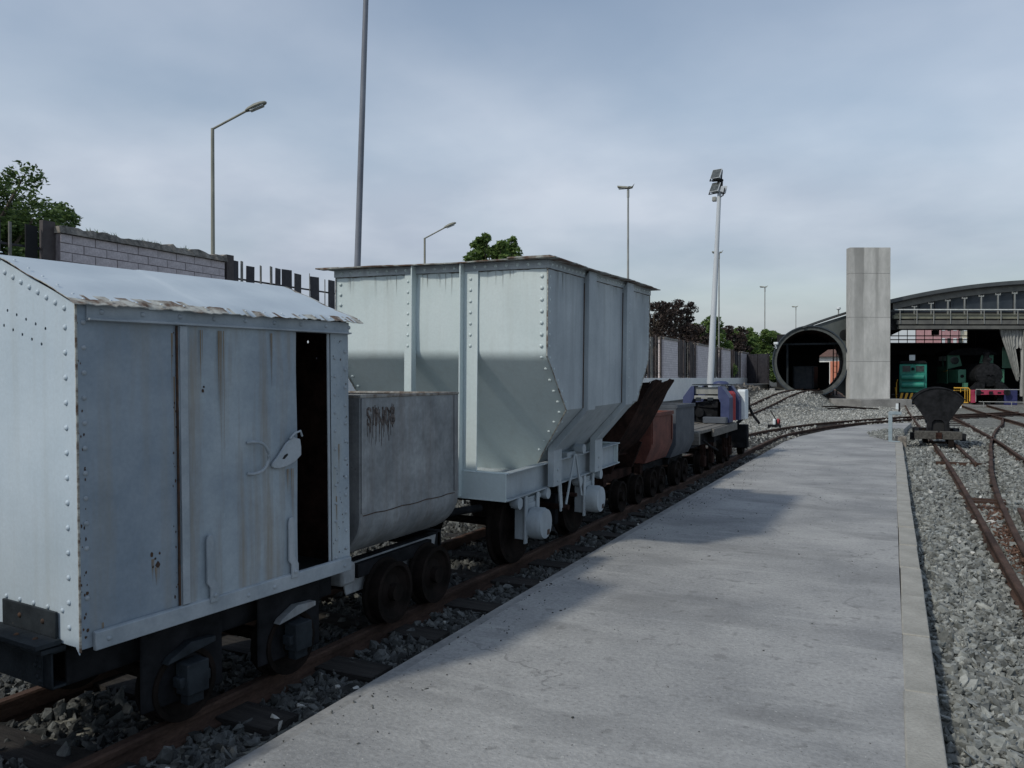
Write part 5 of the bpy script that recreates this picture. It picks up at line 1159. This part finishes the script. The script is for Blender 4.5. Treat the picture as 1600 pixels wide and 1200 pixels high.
# barriers
yb_ = thing('yellow_barrier', 'yellow tubular barrier with white foot left of the crimson buffer beam', 'barrier', (3.15,53.0,-.15))
obj('tube_frame', G().tube([(-.45,0,1.15),(.28,0,1.15),(.36,0,1.05),(.36,0,.38),(.28,0,.30),(.02,0,.30),(-.05,0,.15),(-.07,0,.0)], .035).tube([(-.45,.15,1.0),(.30,.15,1.0)], .03), M['yellow'], yb_, smooth=50)
obj('rod', G().cyl((.12,.0,.3),(.12,0,1.15),.02,n=6).cyl((-.1,.0,.9),(-.1,0,1.15),.02,n=6).cyl((.24,0,.3),(.24,0,1.15),.015,n=6), M['yellow'], yb_)
obj('foot', G().lathe([(.05,0),(.07,.05),(.05,.22),(.02,.26)], (-.10,-.02,-.05), (0,0,1), 12), M['whiteplain'], yb_, smooth=40)
gb = thing('grey_barrier', 'low grey pipe barrier in front of the steam engine', 'barrier', (4.85,54.2,-.12))
g = G().cyl((-.95,0,1.02),(1.3,0,1.02),.025,n=6).cyl((-.8,0,.30),(1.5,0,.30),.025,n=6).cyl((-.95,0,.3),(-.95,0,1.02),.02,n=6)
for x in (-.55,.85): g.cyl((x,0,0),(x,0,.32),.025,n=6)
obj('barrier_pipes', g, M['galv'], gb, smooth=50)
# ------------------------------------------------------------------ black V skip on the right track
sk = thing('tipping_skip', 'black fan shaped tipping skip on a small wooden wagon in the gravel', 'wagon', (.80,22.4,-.05))
fan = [(.42*math.cos(0), .62)]
top = [(.575*math.sin(R(a))/math.sin(R(56)), 1.08+.30*(math.cos(R(a))-math.cos(R(56)))/(1-math.cos(R(56)))) for a in range(-56,57,8)]
prof = [(-.22,.52),(-.56,1.05)]+top+[(.56,1.05),(.22,.52)]
obj('skip_end', G().prism(prof, 'y', -.02, .0), M['blackiron'], sk, bevel=.006)
obj('skip_end', G().prism(prof, 'y', 1.30, 1.32), M['blackiron'], sk, bevel=.006)
for yy_ in (-.02, 1.32): obj('skip_rim', G().tube([(x,yy_,z+.012) for (x,z) in top], .022, 8), M['blackiron'], sk, smooth=50)
for s in (-1,1): obj('skip_side', G().add([(s*.22,0,.52),(s*.575,0,1.07),(s*.575,1.3,1.07),(s*.22,1.3,.52),(s*.20,0,.53),(s*.555,0,1.08),(s*.555,1.3,1.08),(s*.20,1.3,.53)],[(0,1,2,3),(7,6,5,4),(0,4,5,1),(1,5,6,2),(2,6,7,3),(3,7,4,0)]), M['bluedark'], sk)
obj('skip_bottom', G().box(-.26,.26,0,1.3,.50,.53), M['bluedark'], sk)
obj('support_arch', G().prism([(-.27,.28),(-.24,.56),(-.17,.70),(.17,.70),(.24,.56),(.27,.28),(.15,.28),(.13,.54),(.08,.60),(-.08,.60),(-.13,.54),(-.15,.28)], 'y', -.10, -.03), M['blackiron'], sk, bevel=.006)
obj('support_back', G().box(-.14,.14,-.028,-.021,.28,.6), M['halldark'], sk)
obj('timber_beam', G().box(-.52,.0,-.22,-.08,.13,.33), M['plankdark'], sk, bevel=.015); obj('timber_beam', G().box(.03,.52,-.22,-.08,.13,.33), M['plankdark'], sk, bevel=.015)
obj('rusty_coupler', G().box(-.05,.08,-.27,-.2205,.14,.30), M['brown'], sk, bevel=.006)
obj('frame', G().box(-.50,-.40,-.075,1.6,.14,.30).box(.40,.50,-.075,1.6,.14,.30).box(-.55,.55,1.45,1.6,.13,.32).box(.5,.62,.1,.35,.08,.26).box(-.62,-.5,.1,.35,.08,.26), M['blackiron'], sk, bevel=.005)
for y in (.25, 1.1): wheelset(sk, 0, y, .17, half=.27, zr=0)
obj('brake_hanger', G().box(.22,.34,-.2,-.1,-.05,.14).cyl((-.2,-.1,.05),(.2,-.1,.05),.03,n=8), M['wheel'], sk)
# end of platform: bent rail post, sign and timber block
bp_ = thing('bent_post', 'grey blue bent handrail post with white tag at the platform end', 'post', (-.26,21.9,0))
obj('post_pipe', G().box(-.045,.045,-.03,.03,0,.74).box(-.03,.25,-.035,.035,.68,.76).box(-.04,.22,-.036,.036,.0,.03), mat('blue_grey_paint_post',(0.22,0.28,0.31),(0.30,0.36,0.39),6,.5), bp_, bevel=.01)
obj('white_tag', G().box(.12,.18,-.05,-.038,.82,.96), M['whiteplain'], bp_); obj('tag_holder', G().box(.18,.22,-.035,.0,.76,.98), M['blackiron'], bp_)
tb = thing('timber_block', 'dark square timber stump at the far end of the kerb stones', 'block', (-.02,22.25,-.15))
obj('stump', G().box(-.13,.13,-.10,.14,0,.28), M['coping'], tb, bevel=.02)
# point lever
pl = thing('point_lever', 'small red and white track point lever in the pale gravel', 'lever', (-3.95,29.2,-.17))
obj('lever_base', G().box(-.30,.12,-.1,.12,0,.12).box(-.02,.10,-.06,.06,.1,.3), M['blackiron'], pl, bevel=.01)
obj('weight', G().lathe([(.03,0),(.06,.05),(.07,.2),(.04,.25)], (.05,0,.08), (0,0,1), 12), M['red'], pl, smooth=40)
obj('white_disc', G().lathe([(.04,0),(.055,.05),(.055,.18),(.03,.22)], (-.08,-.02,.10), (0,0,1), 12), M['whiteplain'], pl)
obj('handle', G().cyl((0,0,.25),(-.22,0,.62),.018,n=6), M['blackiron'], pl)
# old rails and rods lying on the gravel before the slab
rd = thing('scrap_rods', 'thin dark rods and wire lying on the gravel before the tower slab', 'scrap', (-3,47,-.1))
g = G()
for (x0,y0,x1,y1) in ((-2.6,-1.0,1.6,-.2),(-1.8,.6,1.9,-.9),(-.5,-2.2,1.3,-1.0)): g.tube([(x0,y0,.06),((x0+x1)/2,(y0+y1)/2+.3,.12),(x1,y1,.05)], .035, 5)
obj('rods', g, M['wheel'], rd)
# ------------------------------------------------------------------ lamps and masts
def double_lamp(x, y, label, h=9.35, first=[None]):
    if first[0]: return copy_thing(first[0], (x,y,-.17), label)
    t = thing('street_lamp', label, 'street lamp', (x,y,-.17), (0,0,R(10)), 'double headed street lamps beyond the wall')
    obj('post', G().cyl((0,0,0),(0,0,h),.055,.035,12), M['galv'], t, smooth=50)
    obj('collar', G().cyl((0,0,h-.35),(0,0,h-.05),.05,n=10), M['galv'], t, smooth=50)
    obj('lamp_head', G().add([(0,-.12,h),(0,.12,h),(-.42,.12,h+.07),(-.42,-.12,h+.07),(0,-.10,h+.07),(0,.10,h+.07),(-.42,.09,h+.13),(-.42,-.09,h+.13)],[(3,2,1,0),(4,5,6,7),(0,1,5,4),(1,2,6,5),(2,3,7,6),(3,0,4,7)]), M['lampgreen'], t)
    obj('lamp_head', G().add([(0.02,-.12,h),(.02,.12,h),(.16,.12,h+.03),(.26,.0,h+.20),(.16,-.12,h+.03),(.02,-.1,h+.08),(.02,.1,h+.08),(.14,.1,h+.11)],[(0,1,2,4),(4,2,3),(5,7,6),(0,5,6,1),(1,6,7,2),(2,7,3),(4,3,7),(0,4,7,5)]), M['lampgreen'], t)
    obj('lens', G().box(-.38,-.08,-.07,.07,h+.0,h+.03,Matrix.Rotation(0,4,'X')), M['lampglass'], t)
    first[0] = t; return t
for (x, y, l) in ((-9.9,30.8,'double headed street lamp rising just behind the hopper wagon top'),(-10.05,49.2,'double headed street lamp directly behind the pale floodlight mast'),(-10.4,69.6,'distant double headed street lamp above the green bushes by the tunnel'),(-10.3,90.5,'farthest and shortest double headed street lamp left of the tower')):
    double_lamp(x, y, l)
def arm_lamp(x, y, h, label, s=1.0):
    t = thing('street_lamp', label, 'street lamp', (x,y,-.17), (0,0,0), 'single arm street lamps beyond the wall')
    obj('post', G().cyl((0,0,0),(0,0,h),.055*s,.038*s,12), M['lampgreen'], t, smooth=50)
    # arm reaches towards the yard
    d = Vector((.90,.44,0)).normalized(); L = .78*s
    e = Vector((0,0,h))+d*L+Vector((0,0,.40*s))
    obj('arm', G().tube([(0,0,h-.02),tuple(e)], .026*s, 8), M['lampgreen'], t, smooth=50)
    q = Matrix.Translation(e) @ (d*1.0+Vector((0,0,.42))).to_track_quat('X','Z').to_matrix().to_4x4()
    hg = G(); secs = [(-.04,.05,.035),(.04,.08,.06),(.20,.11,.08),(.34,.10,.07),(.44,.06,.045),(.47,.02,.02)]
    for (a, w_, hh) in secs:
        for k in range(10):
            u = 2*math.pi*k/10; hg.v.append(tuple(q @ Vector((a*s, w_*s*math.cos(u), hh*s*max(math.sin(u),-.35)))))
    for i in range(len(secs)-1):
        for k in range(10): hg.f.append((i*10+k,i*10+(k+1)%10,(i+1)*10+(k+1)%10,(i+1)*10+k))
    hg.f += [tuple(range(10))[::-1], tuple(range(50,60))]
    hd = obj('lamp_head', hg, M['lampgreen'], t, smooth=50)
    obj('lens', G().box(.06*s,.38*s,-.07*s,.07*s,-.05*s,-.03*s,q), M['lampglass'], hd)
arm_lamp(-16,15.1,8.2,'tall single arm street lamp above the near brick panel',1.15)
arm_lamp(-19,30.0,7.95,'smaller single arm street lamp left of the treetop above the hopper',1.15)
def mast(name, label, base, lean, h, r0, r1, m):
    t = thing(name, label, 'mast', base, lean)
    obj('mast_pole', G().cyl((0,0,0),(0,0,h),r0,r1,20), m, t, smooth=50); return t
mast('floodlight_mast', 'tall slate grey mast leaning slightly and leaving the top of the picture', (-12.06,15.72,-.17), (0,R(2.35),0), 16, .088, .052, M['darkpost'])
fm = mast('floodlight_mast', 'pale floodlight mast with square floodlights behind the blue engine', (-7.95,36.8,.3), (0,R(2.6),0), 9.85, .165, .085, M['whitepost'])
def flood(z, x, tilt, rz, w=.42):
    r = Matrix.Translation((x,0,z)) @ Euler((R(tilt),0,R(rz))).to_matrix().to_4x4()
    h = obj('floodlight', G().add([tuple(r @ Vector(p)) for p in [(-w/2,-.10,-w/2),(w/2,-.10,-w/2),(w/2,-.10,w/2),(-w/2,-.10,w/2),(-w/3,.14,-w/3),(w/3,.14,-w/3),(w/3,.14,w/3),(-w/3,.14,w/3)]],[(0,1,2,3),(7,6,5,4),(0,4,5,1),(1,5,6,2),(2,6,7,3),(3,7,4,0)]), M['whitepost'], fm, bevel=.01)
    obj('flood_glass', G().box(-w/2+.03,w/2-.03,-.112,-.102,-w/2+.03,w/2-.03,r), M['floodglass'], h)
    obj('flood_yoke', G().box(-w/2-.05,-w/2-.02,-.02,.02,-.28,.05,r).box(-w/2-.05,w/2,-.02,.02,-.31,-.28,r), M['blackiron'], h)
flood(10.55,-.14,-25,-20,.50); flood(9.95,-.16,-25,-25,.50); flood(9.85,.16,10,120,.36)
obj('mast_head', G().box(-.10,.12,-.10,.10,9.85,10.35).box(-.35,.15,-.04,.04,10.25,10.33).cyl((.02,0,9.8),(.06,0,10.75),.05,n=8), M['blackiron'], fm, bevel=.01)
obj('service_box', G().box(-.30,-.12,-.1,.1,9.35,9.55), M['galv'], fm, bevel=.02)
# ------------------------------------------------------------------ trees
def leaves(clumps, n, size, m, name, par):
    cl = np.array([c[:3] for c in clumps]); rr = np.array([c[3] for c in clumps])
    wgt = rr**2/np.sum(rr**2); idx = rng.choice(len(clumps), n, p=wgt)
    d = rng.normal(size=(n,3)); d /= np.linalg.norm(d,axis=1)[:,None]; rad = rr[idx]*(.45+.62*rng.random(n)**.6)
    c = cl[idx]+d*rad[:,None]*np.array([1,1,.8])
    a = rng.normal(size=(n,3)); a[:,2] *= .5; a /= np.linalg.norm(a,axis=1)[:,None]; b = np.cross(a, rng.normal(size=(n,3))); b /= np.linalg.norm(b,axis=1)[:,None]
    s = size*rng.uniform(.6,1.3,(n,1)); v = np.stack([c-a*s, c-b*s*.45, c+a*s, c+b*s*.45], 1).reshape(-1,3)
    me = bpy.data.meshes.new(name); me.from_pydata(v.tolist(), [], np.arange(4*n).reshape(-1,4).tolist()); me.materials.append(m)
    o = bpy.data.objects.new(name, me); COL.objects.link(o); o.parent = par; return o
def tree(x, y, ztop, r, m, label, n=3500, size=.09, trunk=.10, zlow=1.2, ncl=16, cone=.5, shape='tree'):
    g0 = float(gz(x,y)); t = thing(shape, label, 'tree', (x,y,g0), group='trees and bushes beyond the wall'); h = ztop-g0
    tg = G().tube([(0,0,0),(.04,.02,h*.3),(-.03,.05,h*.6),(0,0,h*.88)], [trunk,trunk*.8,trunk*.5,trunk*.15], 8); cl = []
    for k in range(ncl):
        u = (k+.5)/ncl; z = zlow+(h-zlow)*u*.97; w_ = r*(1-cone*u)*random.uniform(.45,1.0); a = k*2.4+random.random()
        cr = r*random.uniform(.22,.38)*(1-.45*u); px, py = w_*.75*math.cos(a), w_*.75*math.sin(a)
        z = min(z, h-cr*.8); cl.append((px,py,z,cr)); tg.tube([(0,0,z*.7),(px*.5,py*.5,z*.85),(px,py,z)], [trunk*.4,trunk*.25,trunk*.08], 5)
        for q in range(2): cl.append((px+random.uniform(-1,1)*cr, py+random.uniform(-1,1)*cr, min(h-cr*.4,z+random.uniform(-.6,.8)*cr), cr*.5))
    obj('trunk', tg, M['bark'], t, smooth=50); leaves(cl, n, size, m, 'crown', t)
tree(-12.5,7.85,4.5,1.25,M['leafg'],'big leafy green tree behind the slats at the picture edge',34000,.042,.14,1.0,46,.2)
tree(-12.2,7.0,4.85,1.6,M['leafg'],'taller green tree at the very picture edge above the box wagon roof',34000,.042,.13,1.2,44,.3)
tree(-11.4,22.1,6.0,1.15,M['leafl'],'light green treetop peeping over the hopper flange',24000,.07,.09,2.6,50,.05)
for a in ((-11.0,38.3,5.35,1.5,M['leafc'],'copper leaved tree directly right of the hopper wagon',11000,.085,.1),
          (-11.3,43.5,5.95,1.9,M['leafc'],'tallest copper leaved tree behind the wall with a pointed top',14000,.085,.1),
          (-11.6,49.0,4.9,1.9,M['leafc'],'low copper bush just left of the pale floodlight mast',10000,.09,.1),
          (-11.2,51.5,5.5,1.7,M['leafl'],'light green tree showing behind the foot of the pale mast',12000,.10,.1),
          (-11.2,59.5,5.4,1.9,M['leafc'],'copper leaved tree right of the pale floodlight mast',11000,.10,.1),
          (-11.2,63.5,5.5,2.0,M['leafl'],'light green tree between copper tree and round bush',13000,.11,.1),
          (-10.9,70.0,5.6,2.4,M['leafl'],'round light green bush left of the tunnel mouth',20000,.12,.1)):
    tree(*a, 1.0, 30, .3)
